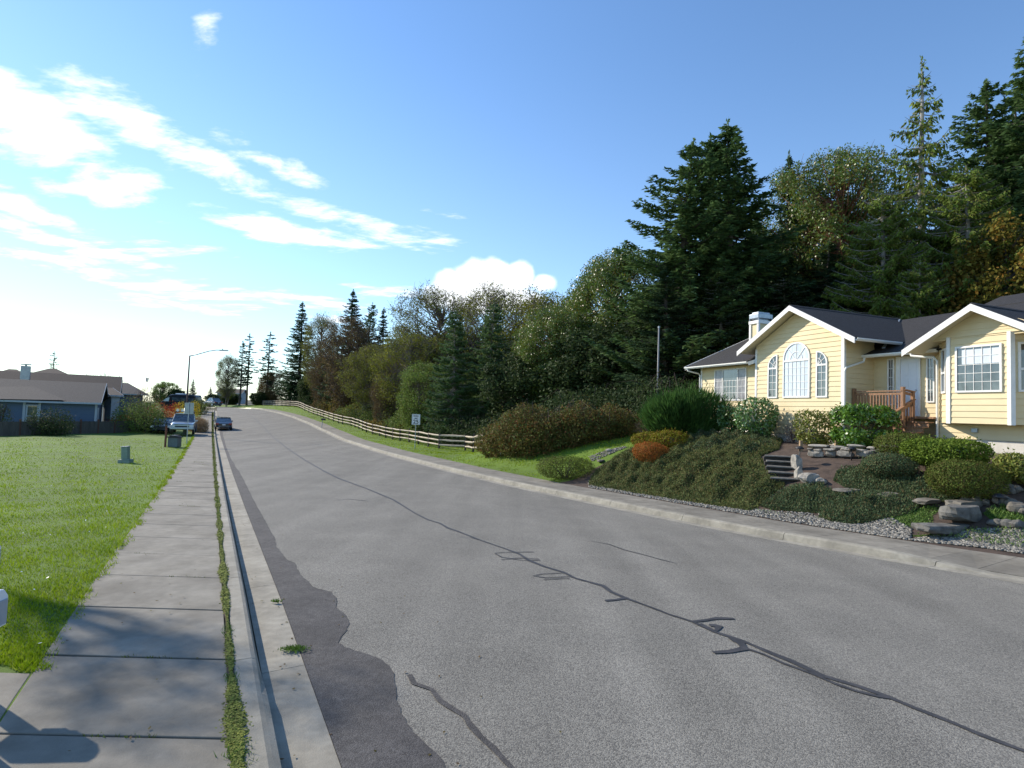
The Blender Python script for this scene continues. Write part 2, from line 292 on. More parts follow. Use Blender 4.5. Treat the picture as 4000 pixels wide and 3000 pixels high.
def ribbon_blocks(name, s0, s1, step, prof, m, gap=.012, skew=0, sub=1):
    """blocks laid end to end along the road; prof(s) -> list of (l, dz over base)"""
    V = []; Fc = []; s = s0
    while s < s1:
        e = s + step - gap; a = len(V); ks = np.linspace(s, e, sub + 1)
        for q in ks:
            pr = prof(q)
            for (l, dz) in pr:
                x, y = sl2xy(q - skew * l, l); V.append((x, y, float(base(y)) + dz))
        n = len(pr)
        for k in range(sub):
            for j in range(n - 1): Fc.append((a + k * n + j, a + k * n + j + 1, a + (k + 1) * n + j + 1, a + (k + 1) * n + j))
        Fc.append(tuple(a + j for j in range(n))[::-1]); Fc.append(tuple(a + sub * n + j for j in range(n)))
        s += step
    b = MB(); b.v = V; b.f = Fc; return struct(b.build(name, m))
ribbon_blocks('kerb', -12, 118, 3.05, lambda s: [(-.22, -.25), (-.22, 0), (-.06, .0), (-.02, -.02), (.03, -hL(s) - .005), (.04, -.25)], MT['kerb_concrete'], sub=4)
ribbon_blocks('gutter_strip', -12, 118, 3.05, lambda s: [(.045, -.3), (.045, -.171), (.45, -.155), (.46, -.3)], MT['kerb_concrete'], sub=3, gap=.008)
ribbon_blocks('right_kerb', -12, 130, 3.05, lambda s: [(Rr(s) - .32, -.25), (Rr(s) - .31, -.153), (Rr(s) + .02, -.158), (Rr(s) + .06, -.158 + hR(s) * .8), (Rr(s) + .10, -.158 + hR(s)), (Rr(s) + .26, -.156 + hR(s)), (Rr(s) + .26, -.3)], MT['kerb_concrete'], sub=4, gap=.014)
# pavement slabs, the joints run a little askew as in the place itself
b = MB(); s = -6 + .25
while s < 118:
    w_ = 1.49 + random.uniform(-.02, .02)
    a = [(s, -.28), (s, -LW), (s + w_, -LW), (s + w_, -.28)]; P = []
    for (q, l) in a:
        x, y = sl2xy(q - .50 * (l + .28), l); P.append((x, y, float(base(y)) + random.uniform(-.004, .004)))
    b.prism([(p[0], p[1], p[2] - .12) for p in P], (0, 0, .12)); s += 1.515
struct(b.build('pavement', MT['concrete'], bevel=.008))
b = MB()
for (ya, yb) in ((5.33, 3.42), (3.405, .6)):
    for k in range(3):
        P = []
        for (yy, e) in ((ya, 0), (yb, 0), (yb, 1), (ya, 1)):
            # point on the back edge of the pavement at this depth, then steps of two metres away from it
            x_ = (-LW - .015 + L0 - yy * NV[1]) / NV[0] - (k * 2.0 + e * 1.985); P.append((x_, yy, float(base(yy)) - .006))
        b.prism([(p[0], p[1], p[2] - .1) for p in P], (0, 0, .1 + random.uniform(0, .004)))
struct(b.build('driveway', MT['concrete'], bevel=.008))
b = MB(); s = -8
while s < 128:
    w_ = 1.5; 
    for kk in range(2):
        q0 = s + kk * .76; q1 = q0 + .755
        P = []
        for (q, l) in [(q0, Rr(q0) + .27), (q1, Rr(q1) + .27), (q1, Rr(q1) + SWR), (q0, Rr(q0) + SWR)]:
            x, y = sl2xy(q, l); P.append((x, y, float(base(y)) + (hR(q) - .165) * (1 if l < Rr(q) + 1 else .0) * .9))
        b.prism([(p[0], p[1], p[2] - .12) for p in P], (0, 0, .12 + .0))
    s += 1.525
struct(b.build('right_pavement', MT['concrete']))
# moss strip in the joint between slabs and kerb, soil below it
V = []; Fc = []
for s in np.arange(-6, 110, .12):
    i = len(V); w_ = .012 + .012 * abs(math.sin(s * 2.1) * math.sin(s * .73 + 1)) + random.uniform(0, .02) + (.02 if s < 4 else 0)
    for l in (-.25 - w_, -.25 + w_ * .8):
        x, y = sl2xy(s, l); V.append((x, y, float(base(y)) + .004 + (.008 if abs(l + .25) < .05 else .002)))
    if i: Fc.append((i - 2, i - 1, i + 1, i))
b = MB(); b.v = V; b.f = Fc; struct(b.build('joint_soil_ground', MT['soil']))
_r = np.random.default_rng(8); _n = 60000; _t = _r.random(_n); _s = 1.5 * (110 / 1.5) ** _t; _w = .006 + .050 * np.abs(np.sin(_s * 2.1) * np.sin(_s * .73 + 1)) ** .8 + .02 * (_s < 5.2); _l = -.25 + _r.normal(0, 1, _n) * _w * .55
_x, _y = sl2xy(_s, _l); _z = base(_y) + .002 + _r.uniform(0, .022, _n) * (np.abs(_l + .25) < _w); _c = np.column_stack([_x, _y, _z]); _k = np.maximum(1, _y / 7)
_a = _r.uniform(0, 6.28, _n); _d = np.column_stack([np.cos(_a), np.sin(_a), _r.uniform(-.3, .5, _n)]) * (.012 * _k)[:, None]; _e = np.column_stack([-np.sin(_a), np.cos(_a), _r.uniform(-.3, .5, _n)]) * (.009 * _k)[:, None]
_V = np.stack([_c - _d, _c + _e, _c + _d, _c - _e], 1).reshape(-1, 3); tag(npmesh('moss', _V, np.arange(4 * _n).reshape(-1, 4), MT['moss']), 'yellow green moss growing in the joint beside the kerb', 'moss', kind='stuff')
b = MB()
for s in np.arange(-6, 118, 3):
    P = []
    for (q, l) in [(s, -LW), (s, -.22), (s + 3, -.22), (s + 3, -LW)]:
        x, y = sl2xy(q, l); P.append((x, y, float(base(y)) - .02))
    b.quad(*P)
struct(b.build('pavement_bed', MT['forest_floor']))
def zroad(x, y):
    s, l = xy2sl(x, y); R = Rr(s); return float(base(y) + RD + .07 * (1 - (2 * l / R - 1) ** 2))
def groad(u, v):
    p = gp(u, v, RD + .04)
    for _ in range(3):
        z = zroad(p[0], p[1]); d = ray(u, v); t = (z - CAMH) / d[2]; p = np.array([d[0] * t, d[1] * t, z])
    return p
c7 = lambda x, y: (800 + .6329 * x, 2000 + .6329 * y)
c8 = lambda x, y: (2200 + .8137 * x, 2000 + .8137 * y)
r8 = lambda x, y: (600 + .2712 * x, 1400 + .2712 * y)
S2 = 1.8083
# darker repair along the gutter
pb = [c7(*p) for p in [(1560, 1700), (1480, 1580), (1440, 1490), (1350, 1420), (1260, 1330), (1215, 1240), (1180, 1160), (1175, 1060), (1170, 1000), (1140, 950), (1080, 905), (1000, 880), (920, 855), (860, 835), (830, 808), (832, 780), (870, 745), (888, 690), (870, 640), (815, 590), (808, 530), (780, 495), (700, 475), (665, 462), (640, 430), (600, 400), (570, 350), (555, 315), (500, 290), (480, 260), (445, 220), (430, 160), (400, 110), (370, 50), (340, 0)]]
pb += [r8(*p) for p in [(1235, 1625), (1195, 1590), (1150, 1500), (1125, 1470), (1080, 1360), (1040, 1260), (1025, 1190), (1000, 1100), (985, 1020), (972, 970), (950, 900)]]
edge = [groad(*p) for p in pb]
ed2 = []
for i in range(len(edge) - 1):
    n = max(1, min(12, int(np.linalg.norm(edge[i + 1] - edge[i]) / .07)))
    for k in range(n): e_ = edge[i] + (edge[i + 1] - edge[i]) * k / n; ed2.append(e_ + np.array([random.uniform(-.012, .012), random.uniform(-.012, .012), 0]))
edge = ed2 + [edge[-1]]
b = MB(); prev = None
x0, y0 = sl2xy(-3, 3.2)
rows = [(-3, 3.0)] + [xy2sl(p[0], p[1]) for p in edge]
for (s, l) in rows:
    A = [*sl2xy(s, .452), 0]; B = [*sl2xy(s, l), 0]; A[2] = zroad(A[0], A[1]) + .006; B[2] = zroad(B[0], B[1]) + .006
    cur = (tuple(A), tuple(B))
    if prev is not None: b.quad(prev[0], prev[1], cur[1], cur[0])
    prev = cur
struct(b.build('road_patch', MT['patch']))
def seal(b, pts, w, z=.008):
    P = [groad(*p) for p in pts]; W_ = w if isinstance(w, list) else [w] * len(P)
    # subdivide with a little wander
    Q = []; R_ = []
    for i in range(len(P) - 1):
        n = max(2, int(np.linalg.norm(P[i + 1] - P[i]) / .12)); n = min(n, 30)
        for k in range(n):
            Q.append(P[i] + (P[i + 1] - P[i]) * k / n); R_.append(W_[i] + (W_[i + 1] - W_[i]) * k / n)
    Q.append(P[-1]); R_.append(W_[-1]); last = None
    for i, q in enumerate(Q):
        d = Q[min(i + 1, len(Q) - 1)] - Q[max(i - 1, 0)]; n_ = np.array([-d[1], d[0]]); n_ = n_ / (np.linalg.norm(n_) + 1e-9); r = R_[i] / 2 * random.uniform(.8, 1.2)
        a = (q[0] + n_[0] * r, q[1] + n_[1] * r); c = (q[0] - n_[0] * r, q[1] - n_[1] * r)
        a = (*a, zroad(*a) + z); c = (*c, zroad(*c) + z)
        if last: b.quad(last[0], last[1], c, a)
        last = (a, c)
main = [c8(2400, 1235), c8(2212, 1150), c8(2000, 1070), c8(1860, 1010), c8(1680, 940), c8(1560, 890), c8(1420, 840), c8(1250, 790), c8(1100, 720), c8(1000, 680), c8(860, 620), c8(720, 575), c8(620, 528), c8(500, 490), c8(370, 440), c8(300, 415), c8(230, 385), c8(190, 355), c8(60, 320), c8(0, 290)]
main += [c7(*p) for p in [(2100, 340), (2000, 300), (1940, 260), (1860, 230), (1700, 175), (1560, 120), (1500, 100), (1450, 70), (1380, 50), (1300, 10)]]
main += [(u * S2, v * S2) for u, v in [(850, 1080), (790, 1055), (735, 1035), (700, 1018), (655, 992), (620, 968), (590, 944), (570, 922), (548, 900), (532, 886)]]
ws = [.055, .055, .06, .06, .06, .06, .075, .08, .08, .07, .06, .06, .05, .05, .05, .06, .07, .08, .06, .06, .07, .07, .06, .05, .05, .06, .08, .06, .06, .05, .07, .07, .09, .08, .07, .07, .06, .06, .06, .06]
b = MB(); seal(b, main, ws)
seal(b, [c8(860, 650), c8(960, 685), c8(1060, 730), c8(1200, 780), c8(1300, 825), c8(1400, 860), c8(1500, 885), c8(1600, 900)], .05, .0085)
seal(b, [c8(625, 528), c8(680, 522), c8(740, 512), c8(820, 514)], [.05, .07, .08, .06], .009); seal(b, [c8(700, 545), c8(750, 550), c8(730, 575), c8(650, 540)], .09, .010)
seal(b, [c8(800, 608), c8(850, 630), c8(870, 658), c8(800, 672), c8(720, 678)], [.07, .1, .1, .07, .06], .0095); seal(b, [c8(310, 413), c8(255, 423), c8(200, 428)], .06, .009)
seal(b, [c7(2030, 248), c7(1850, 250), c7(1790, 256), c7(1830, 280), c7(1960, 300), c7(2070, 300)], .03, .0092); seal(b, [c7(1830, 296), c7(1930, 286), c7(2060, 292)], .03, .0096)
seal(b, [c7(2212, 378), c7(2080, 384), c7(2025, 396), c7(2100, 408), c7(2250, 400), c8(70, 322)], .03, .0091); seal(b, [c7(2090, 420), c7(2180, 414), c7(2250, 412)], .03, .0094)
seal(b, [c8(130, 140), c8(220, 156), c8(290, 182), c8(400, 210), c8(470, 230), c8(545, 248)], [.01, .03, .035, .03, .04, .01])
seal(b, [c7(1570, 158), c7(1640, 160), c7(1700, 175)], .02, .009)
seal(b, [(1230 * 1.0 + 80, 1955), (1360, 1950), (1440, 1958)], .035, .009); seal(b, [r8(1010, 1180), r8(1300, 1190), r8(1700, 1215), r8(2150, 1245)], .05, .0087)
struct(b.build('road_crack_sealant', MT['sealant']))
b = MB(); seal(b, [c7(1262, 1008), c7(1290, 1060), c7(1400, 1098), c7(1450, 1165), c7(1500, 1200), c7(1600, 1260), c7(1640, 1320), c7(1700, 1390), c7(1780, 1460), c7(1850, 1540), c7(1950, 1640)], [.06, .06, .04, .05, .05, .05, .06, .055, .05, .045, .05])
struct(b.build('road_sealant_strip', MT['patch']))
# ------------------------------------------------------------------ the yellow house; x = away from the road, y = up the road
TH = math.atan(820 / 2222.0)
HB, HA, HZ = 20.0, 15.0, 1.75
def house_xy(b_, a_): return b_ * math.cos(TH) - a_ * math.sin(TH), b_ * math.sin(TH) + a_ * math.cos(TH)
hx, hy = house_xy(HB, HA)
house = empty('house', (hx, hy, HZ), TH, 'pale yellow single storey house with white trim and dark shingle roof above the rock garden', 'house')
HO = (HB, HA, HZ)
class Fr:
    def __init__(s, O, u, n): s.O = O; s.u = u; s.n = n
    def P(s, h, z, d=0): return (s.O[0] + s.u[0] * h + s.n[0] * d, s.O[1] + s.u[1] * h + s.n[1] * d, z)
def front(b_): return Fr((b_, 0), (0, 1), (-1, 0))
def siding(fr, poly, name='wall', m='siding', course=.195, parent=None):
    mb = MB(HO); zs = [p[1] for p in poly]; zlo, zhi = min(zs), max(zs)
    def ext(z):
        xs = []
        for i in range(len(poly)):
            (x0, z0), (x1, z1) = poly[i], poly[(i + 1) % len(poly)]
            if abs(z1 - z0) < 1e-9:
                if abs(z - z0) < 1e-6: xs += [x0, x1]
            elif min(z0, z1) - 1e-9 <= z <= max(z0, z1) + 1e-9: xs.append(x0 + (x1 - x0) * (z - z0) / (z1 - z0))
        return (min(xs), max(xs))
    ks = sorted(set([zlo + course * i for i in range(int((zhi - zlo) / course) + 1)] + [zhi] + [z for z in zs])); ks = [k for i, k in enumerate(ks) if i == 0 or k - ks[i - 1] > 1e-4]
    for z0, z1 in zip(ks, ks[1:]):
        a0, a1 = ext(z0 + 1e-5); b0, b1 = ext(z1 - 1e-5); low = abs(((z0 - zlo) / course) - round((z0 - zlo) / course)) < 1e-3
        d0 = .024 if low else .012
        mb.quad(fr.P(a0, z0, d0), fr.P(a1, z0, d0), fr.P(b1, z1, .003), fr.P(b0, z1, .003))
        if low: mb.quad(fr.P(a0, z0, .0), fr.P(a1, z0, .0), fr.P(a1, z0, d0), fr.P(a0, z0, d0))
    n = len(poly); mb.quad(*[fr.P(x, z, -.05) for x, z in poly])
    return mb.build(name, MT[m], parent or house)
def fbox(mb, fr, h0, h1, z0, z1, d0, d1):
    vs = [fr.P(h, z, d) for d in (d0, d1) for h, z in ((h0, z0), (h1, z0), (h1, z1), (h0, z1))]
    mb.add(vs, [(0, 1, 2, 3), (7, 6, 5, 4), (0, 4, 5, 1), (1, 5, 6, 2), (2, 6, 7, 3), (3, 7, 4, 0)])
def outline(h0, h1, z0, zs, kind, top, t):
    n = 14
    if kind == 'rect': return [(h0 + t, z0 + t), (h1 - t, z0 + t), (h1 - t, top - t), (h0 + t, top - t)]
    if kind == 'arch':
        c = (h0 + h1) / 2; r = (h1 - h0) / 2 - t; rz = top - zs - t
        return [(h0 + t, z0 + t), (h1 - t, z0 + t)] + [(c + r * math.cos(math.pi * i / n), zs + rz * math.sin(math.pi * i / n)) for i in range(n + 1)]
    if kind == 'high_low':   # high at h0, falls towards h1
        r = h1 - h0 - 2 * t; rz = top - zs - t
        return [(h0 + t, z0 + t), (h1 - t, z0 + t)] + [(h0 + t + r * math.cos(math.pi / 2 * i / n), zs + rz * math.sin(math.pi / 2 * i / n)) for i in range(n + 1)]
    if kind == 'high_high':  # high at h1
        r = h1 - h0 - 2 * t; rz = top - zs - t
        return [(h1 - t, z0 + t)] + [(h1 - t - r * math.cos(math.pi / 2 * i / n), zs + rz * math.sin(math.pi / 2 * i / n)) for i in range(n, -1, -1)] + [(h0 + t, z0 + t)]
def window(fr, h0, h1, z0, top, kind='rect', zs=None, cols=0, rows=0, glass='glass_dark', rail=None, mull=(), fan=False, label=None, fw_=.06, grid_top=None, parent=None):
    mb = MB(HO); O = outline(h0, h1, z0, zs, kind, top, 0); I = outline(h0, h1, z0, zs, kind, top, fw_); n = len(O); d = .06; di = .03
    vs = [fr.P(x, z, d) for x, z in O] + [fr.P(x, z, d) for x, z in I] + [fr.P(x, z, 0) for x, z in O] + [fr.P(x, z, di) for x, z in I]
    fs = []
    for i in range(n):
        j = (i + 1) % n; fs += [(i, j, n + j, n + i), (2 * n + i, 2 * n + j, j, i), (n + i, n + j, 3 * n + j, 3 * n + i)]
    mb.add(vs, fs); g = .0075
    zt = rail if rail else (grid_top or top - fw_); zb = z0 + fw_
    if rail: fbox(mb, fr, h0 + fw_ * .6, h1 - fw_ * .6, rail - .035, rail + .035, .03, .064)
    for c in mull: fbox(mb, fr, c - .025, c + .025, z0 + fw_, top - fw_, .03, .055)
    for i in range(1, cols): h = h0 + fw_ + (h1 - h0 - 2 * fw_) * i / cols; fbox(mb, fr, h - g, h + g, zb, zt, .033, .046)
    for i in range(1, rows): z = zb + (zt - zb) * i / rows; fbox(mb, fr, h0 + fw_, h1 - fw_, z - g, z + g, .0325, .045)
    if fan:
        if kind == 'arch': c = ((h0 + h1) / 2, rail + .02); rr = top - rail - fw_; angs = [math.pi * k / 4 for k in (1, 2, 3)]; sweep = (0, math.pi)
        elif kind == 'high_low': c = (h0 + fw_, rail + .02); rr = top - rail - fw_; angs = [math.pi * k / 6 for k in (1, 2)]; sweep = (0, math.pi / 2)
        else: c = (h1 - fw_, rail + .02); rr = top - rail - fw_; angs = [math.pi - math.pi * k / 6 for k in (1, 2)]; sweep = (math.pi / 2, math.pi)
        sx = min(1, ((h1 - h0) - 2 * fw_) / rr) if kind != 'arch' else ((h1 - h0) / 2 - fw_) / rr
        def pt(r, t): return (c[0] + r * math.cos(t) * sx, c[1] + r * math.sin(t))
        for t in angs:
            p, q = pt(.0, t), pt(rr * .98, t); mb.beam(fr.P(*p, .038), fr.P(*q, .038), .02, .02, up=(fr.n[0], fr.n[1], 0))
        for k in range(8):
            t0 = sweep[0] + (sweep[1] - sweep[0]) * k / 8; t1 = sweep[0] + (sweep[1] - sweep[0]) * (k + 1) / 8; p, q = pt(rr * .5, t0), pt(rr * .5, t1); mb.beam(fr.P(*p, .038), fr.P(*q, .038), .02, .02, up=(fr.n[0], fr.n[1], 0))
    w = mb.build('window', MT['trim'], parent or house)
    if label: w['label'] = label
    pn = MB(HO); pn.quad(*[fr.P(x, z, .0302) for x, z in outline(h0, h1, z0, zs, kind, top, fw_ * .9)]); pn.build('pane', MT[glass], w)
    return w
FG = front(19.33)
siding(FG, [(15.9, 1.98), (20.37, 1.98), (20.37, 5.86), (18.08, 7.12), (15.9, 5.88)])
siding(front(19.63), [(20.37, 1.98), (24.5, 1.98), (24.5, 5.12), (20.37, 5.12)])
siding(front(20.92), [(13.0, 2.0), (15.9, 2.0), (15.9, 5.25), (13.0, 5.25)])
siding(Fr((0, 15.9), (1, 0), (0, -1)), [(19.33, 2.3), (20.92, 2.3), (20.92, 5.9), (19.33, 5.9)])
siding(front(20.35), [(5.0, 2.14), (13.1, 2.14), (13.1, 5.42), (5.0, 5.42)])
q = .5196
siding(front(19.81), [(10.72, 2.64), (12.48, 2.64), (12.48, 5.42), (10.72, 5.42)])
siding(Fr((19.81, 12.48), (.7071, .7071), (-.7071, .7071)), [(0, 2.64), (.76, 2.64), (.76, 5.42), (0, 5.42)])
FR_ = Fr((19.81, 10.72), (.7071, -.7071), (-.7071, -.7071)); siding(FR_, [(0, 2.64), (.76, 2.64), (.76, 5.42), (0, 5.42)])
siding(front(19.80), [(9.6, 5.42), (13.25, 5.42), (13.0, 5.52), (11.5, 6.24), (9.9, 5.52)])
siding(Fr((0, 24.5), (1, 0), (0, 1)), [(19.63, 1.98), (27.2, 1.98), (27.2, 5.1), (23.9, 6.9), (19.63, 5.1)])
mb = MB(HO)
mb.box(19.36, 20.9, 15.93, 20.35, .9, 1.975); mb.box(19.66, 27, 15.95, 24.45, .9, 1.97); mb.box(20.38, 27, 5, 13.05, .9, 2.135); mb.box(20.95, 27, 12.9, 15.95, .9, 1.96)
mb.build('foundation', MT['foundation'], house)
mb = MB(HO); mb.box(21.0, 27, 5.1, 24.4, 1.98, 5.05); mb.build('wall', MT['siding'], house)
mb = MB(HO); mb.quad((19.80, 10.70, 2.635), (20.35, 10.15, 2.635), (20.35, 13.05, 2.635), (19.80, 12.50, 2.635)); mb.build('soffit', MT['siding'], house); mb = MB(HO); mb.box(19.82, 20.34, 9.7, 13.0, 5.35, 5.415); mb.build('soffit', MT['siding'], house)
# roofs
def slab(name, top, th=.13, m='roof_dark'):
    mb = MB(HO); mb.prism([(p[0], p[1], p[2] - th) for p in top], (0, 0, th)); o = mb.build(name, MT[m], house)
    n = len(top); o.data.materials.append(MT['soffit']); o.data.polygons[0].material_index = 1
    return o
GZ, GE, GA = 7.33, 5.69, 18.03
slab('roof', [(18.83, GA, GZ), (25.3, GA, GZ), (25.3, 15.08, GE), (18.83, 15.08, GE)])
slab('roof', [(18.83, 20.98, GE), (25.3, 20.98, GE), (25.3, GA + .004, GZ), (18.83, GA + .004, GZ)])
def mz(b_): return 5.2 + .42 * (b_ - 20.35)
slab('roof', [(20.33, 15.88, mz(20.33)), (20.33, 5, mz(20.33)), (25.3, 5, mz(25.3)), (25.3, 17.9, mz(25.3)), (22.0, 17.2, mz(22.0))])
slab('roof', [(25.304, 5, mz(25.3)), (30, 5, 5.3), (30, 18, 5.3), (25.304, 17.9, mz(25.3))])
slab('roof', [(19.08, 20.62, 5.21), (23.9, 18.0, 7.32), (23.9, 25.12, 7.32), (19.08, 25.12, 5.21)])
slab('roof', [(23.904, 18.0, 7.32), (28.4, 18, 5.3), (28.4, 25.12, 5.3), (23.904, 25.12, 7.32)])
slab('roof', [(25.31, 4, 7.31), (27, 4, 7.99), (27, 14.95, 7.99), (25.31, 14.95, 7.31)])
slab('roof', [(27.004, 4, 7.99), (31, 4, 6.3), (31, 14.95, 6.3), (27.004, 14.95, 7.99)])
slab('roof', [(19.33, 11.5, 6.36), (23.3, 11.5, 6.36), (23.3, 13.62, 5.13), (19.33, 13.62, 5.13)][::-1])
slab('roof', [(19.33, 11.496, 6.36), (23.3, 11.496, 6.36), (23.3, 9.38, 5.13), (19.33, 9.38, 5.13)])
for (b0, b1, a_, z) in [(18.83, 25.3, GA, GZ), (19.33, 23.3, 11.5, 6.36)]:
    mb = MB(HO); mb.prism([(b0, a_ - .13, z - .055), (b0, a_, z + .03), (b0, a_ + .13, z - .055)], (b1 - b0, 0, 0)); mb.build('ridge_cap', MT['roof_dark'], house)
mb = MB(HO); mb.beam((20.5, 15.2, 5.4), (25.2, 17.95, 7.3), .10, .02); mb.build('valley_flashing', MT['flashing'], house)
# rake boards, fascia and gutters
def rake(pts, h=.19, t=.04):
    mb = MB(HO)
    for p, q_ in zip(pts, pts[1:]):
        d = (q_[0] - p[0], q_[1] - p[1], q_[2] - p[2]); off = (-t, 0, 0)
        mb.prism([p, q_, (q_[0], q_[1], q_[2] - h), (p[0], p[1], p[2] - h)], off)
    return mb.build('rake_board', MT['trim'], house)
rake([(18.83, 15.04, GE - .035), (18.83, GA, GZ - .012), (18.83, 21.02, GE - .035)], .21)
rake([(19.33, 9.36, 5.11), (19.33, 11.5, 6.345), (19.33, 13.66, 5.085)], .21)
mb = MB(HO); mb.beam((19.05, 25.15, 5.12), (23.9, 25.15, 7.23), .04, .19); mb.build('rake_board', MT['trim'], house); mb = MB(HO); mb.beam((19.05, 20.58, 5.08), (19.63, 20.3, 5.33), .04, .16); mb.build('rake_board', MT['trim'], house)
def gutter(p0, p1, n, name='gutter'):
    """K-profile gutter between two points, n = outward unit vector"""
    mb = MB(HO); pr = [(0, 0), (.05, 0), (.085, .035), (.085, .05), (.11, .06), (.11, .11), (.095, .11), (.095, .07), (0, .05)]
    v = []
    for P in (p0, p1): v += [(P[0] + n[0] * a, P[1] + n[1] * a, P[2] + c) for a, c in pr]
    k = len(pr); mb.add(v, [(i, (i + 1) % k, k + (i + 1) % k, k + i) for i in range(k)] + [tuple(range(k)), tuple(range(2 * k - 1, k - 1, -1))]); return mb.build(name, MT['gutter_white'], house)
gutter((20.32, 15.88, 5.05), (20.32, 13.12, 5.05), (-1, 0)); gutter((19.07, 25.1, 5.07), (19.07, 20.6, 5.07), (-1, 0))
gutter((18.86, 15.07, 5.54), (21.2, 15.07, 5.54), (0, -1))
def downspout(pts): mb = MB(HO); mb.tube(pts, .042, 8); mb.build('downspout', MT['gutter_white'], house)
downspout([(20.22, 15.75, 5.06), (20.2, 15.78, 4.9), (19.35, 15.83, 4.62), (19.27, 15.82, 4.5), (19.26, 15.82, 1.9)])
downspout([(19.0, 24.9, 5.08), (19.02, 24.85, 4.98), (19.5, 24.6, 4.85), (19.57, 24.55, 4.75), (19.57, 24.55, 1.9)])
downspout([(20.22, 13.98, 5.06), (20.2, 13.95, 4.98), (20.25, 13.22, 4.86), (20.27, 13.12, 4.75), (20.27, 13.12, 1.9)])
# corner boards
def board(fr, h0, h1, z0, z1, d=.035): mb = MB(HO); fbox(mb, fr, h0, h1, z0, z1, -.0, d); mb.build('corner_board', MT['trim'], house)
board(FG, 15.88, 16.0, 1.98, 5.82); board(FG, 20.30, 20.40, 1.98, 5.72); board(front(19.63), 24.42, 24.53, 1.98, 5.1)
board(Fr((0, 15.9), (1, 0), (0, -1)), 19.30, 19.40, 2.3, 5.84)
for fr_, h0, h1 in ((front(19.81), 12.40, 12.50), (front(19.81), 10.70, 10.80), (FR_, -.01, .09), (Fr((19.81, 12.48), (.7071, .7071), (-.7071, .7071)), -.01, .07)):
    mb = MB(HO); fbox(mb, fr_, h0, h1, 2.62, 5.44, 0, .045); mb.build('corner_board', MT['trim'], house)
# windows
window(FG, 17.42, 18.79, 3.50, 5.83, 'arch', 5.14, 6, 5, 'glass_curtain', rail=5.06, fan=True, label='tall arched window with white curtain')
window(FG, 19.10, 19.63, 3.50, 5.39, 'high_low', 4.86, 2, 4, 'glass_dark', rail=4.80, fan=True)
window(FG, 16.60, 17.12, 3.50, 5.37, 'high_high', 4.86, 2, 4, 'glass_dark', rail=4.80, fan=True)
w = window(front(19.63), 21.25, 23.45, 3.42, 4.99, 'rect', None, 0, 0, 'glass_dark', mull=(21.83, 22.87), label='wide sliding window with screens at both sides')
fr = front(19.63); mb = MB(HO)
for i in range(1, 4): z = 3.5 + .9 * i / 3.0; fbox(mb, fr, 21.31, 23.39, z - .0075, z + .0075, .034, .046)
for i in range(1, 10): h = 21.31 + 2.08 * i / 10; fbox(mb, fr, h - .0075, h + .0075, 3.48, 4.42, .0335, .045)
mb.build('muntin_grid', MT['trim'], w)
for h0, h1 in ((21.31, 21.80), (22.9, 23.39)):
    mb = MB(HO); mb.quad(*[fr.P(h, z, .032) for h, z in ((h0, 3.48), (h1, 3.48), (h1, 4.93), (h0, 4.93))]); mb.build('insect_screen', MT['glass_screen'], w)
w = window(front(19.81), 10.93, 12.24, 3.62, 5.10, 'rect', None, 5, 5, 'glass_dark', label='square grid window of the bay with a roman blind')
mb = MB(HO); mb.quad(*[front(19.81).P(h, z, .0315) for h, z in ((10.98, 4.52), (12.05, 4.52), (12.05, 4.98), (10.98, 4.98))]); mb.build('blind', MT['glass_blind'], w)
window(FR_, .16, .66, 3.62, 5.10, 'rect', None, 2, 0, 'glass_dark', rail=4.3); window(Fr((19.81, 12.48), (.7071, .7071), (-.7071, .7071)), .14, .64, 3.62, 5.10, 'rect', None, 2, 0, 'glass_dark', rail=4.3)
FD = front(20.92)
window(FD, 15.06, 15.32, 3.25, 5.02, 'rect', None, 2, 5, 'glass_dark', fw_=.05, label='narrow sidelight beside the porch'); window(FD, 13.60, 13.88, 3.35, 5.02, 'rect', None, 2, 4, 'glass_dark', fw_=.05)
mb = MB(HO); fbox(mb, FD, 14.09, 14.17, 2.86, 5.06, 0, .06); fbox(mb, FD, 14.82, 14.98, 2.86, 5.06, 0, .06); fbox(mb, FD, 14.17, 14.82, 4.96, 5.06, 0, .06); mb.build('door_frame', MT['trim'], house)
mb = MB(HO); fbox(mb, FD, 14.17, 14.82, 2.86, 4.96, .0, .028)
door = mb.build('door', MT['door_white'], house); mb = MB(HO)
for h0, h1 in ((14.23, 14.46), (14.53, 14.76)):
    for z0, z1 in ((2.98, 3.45), (3.55, 4.25), (4.35, 4.8)): fbox(mb, FD, h0, h1, z0, z1, .028, .036)
mb.build('door_panel', MT['door_white'], door, bevel=.006)
mb = MB(HO); mb.tube([FD.P(14.25, 3.80, .03), FD.P(14.25, 3.80, .07)], .028, 8); mb.build('handle', MT['metal_grey'], door)
mb = MB(HO); fbox(mb, front(20.35), 11.9, 12.08, 2.36, 2.5, .02, .09); mb.build('outside_vent', MT['galv'], house, bevel=.01)
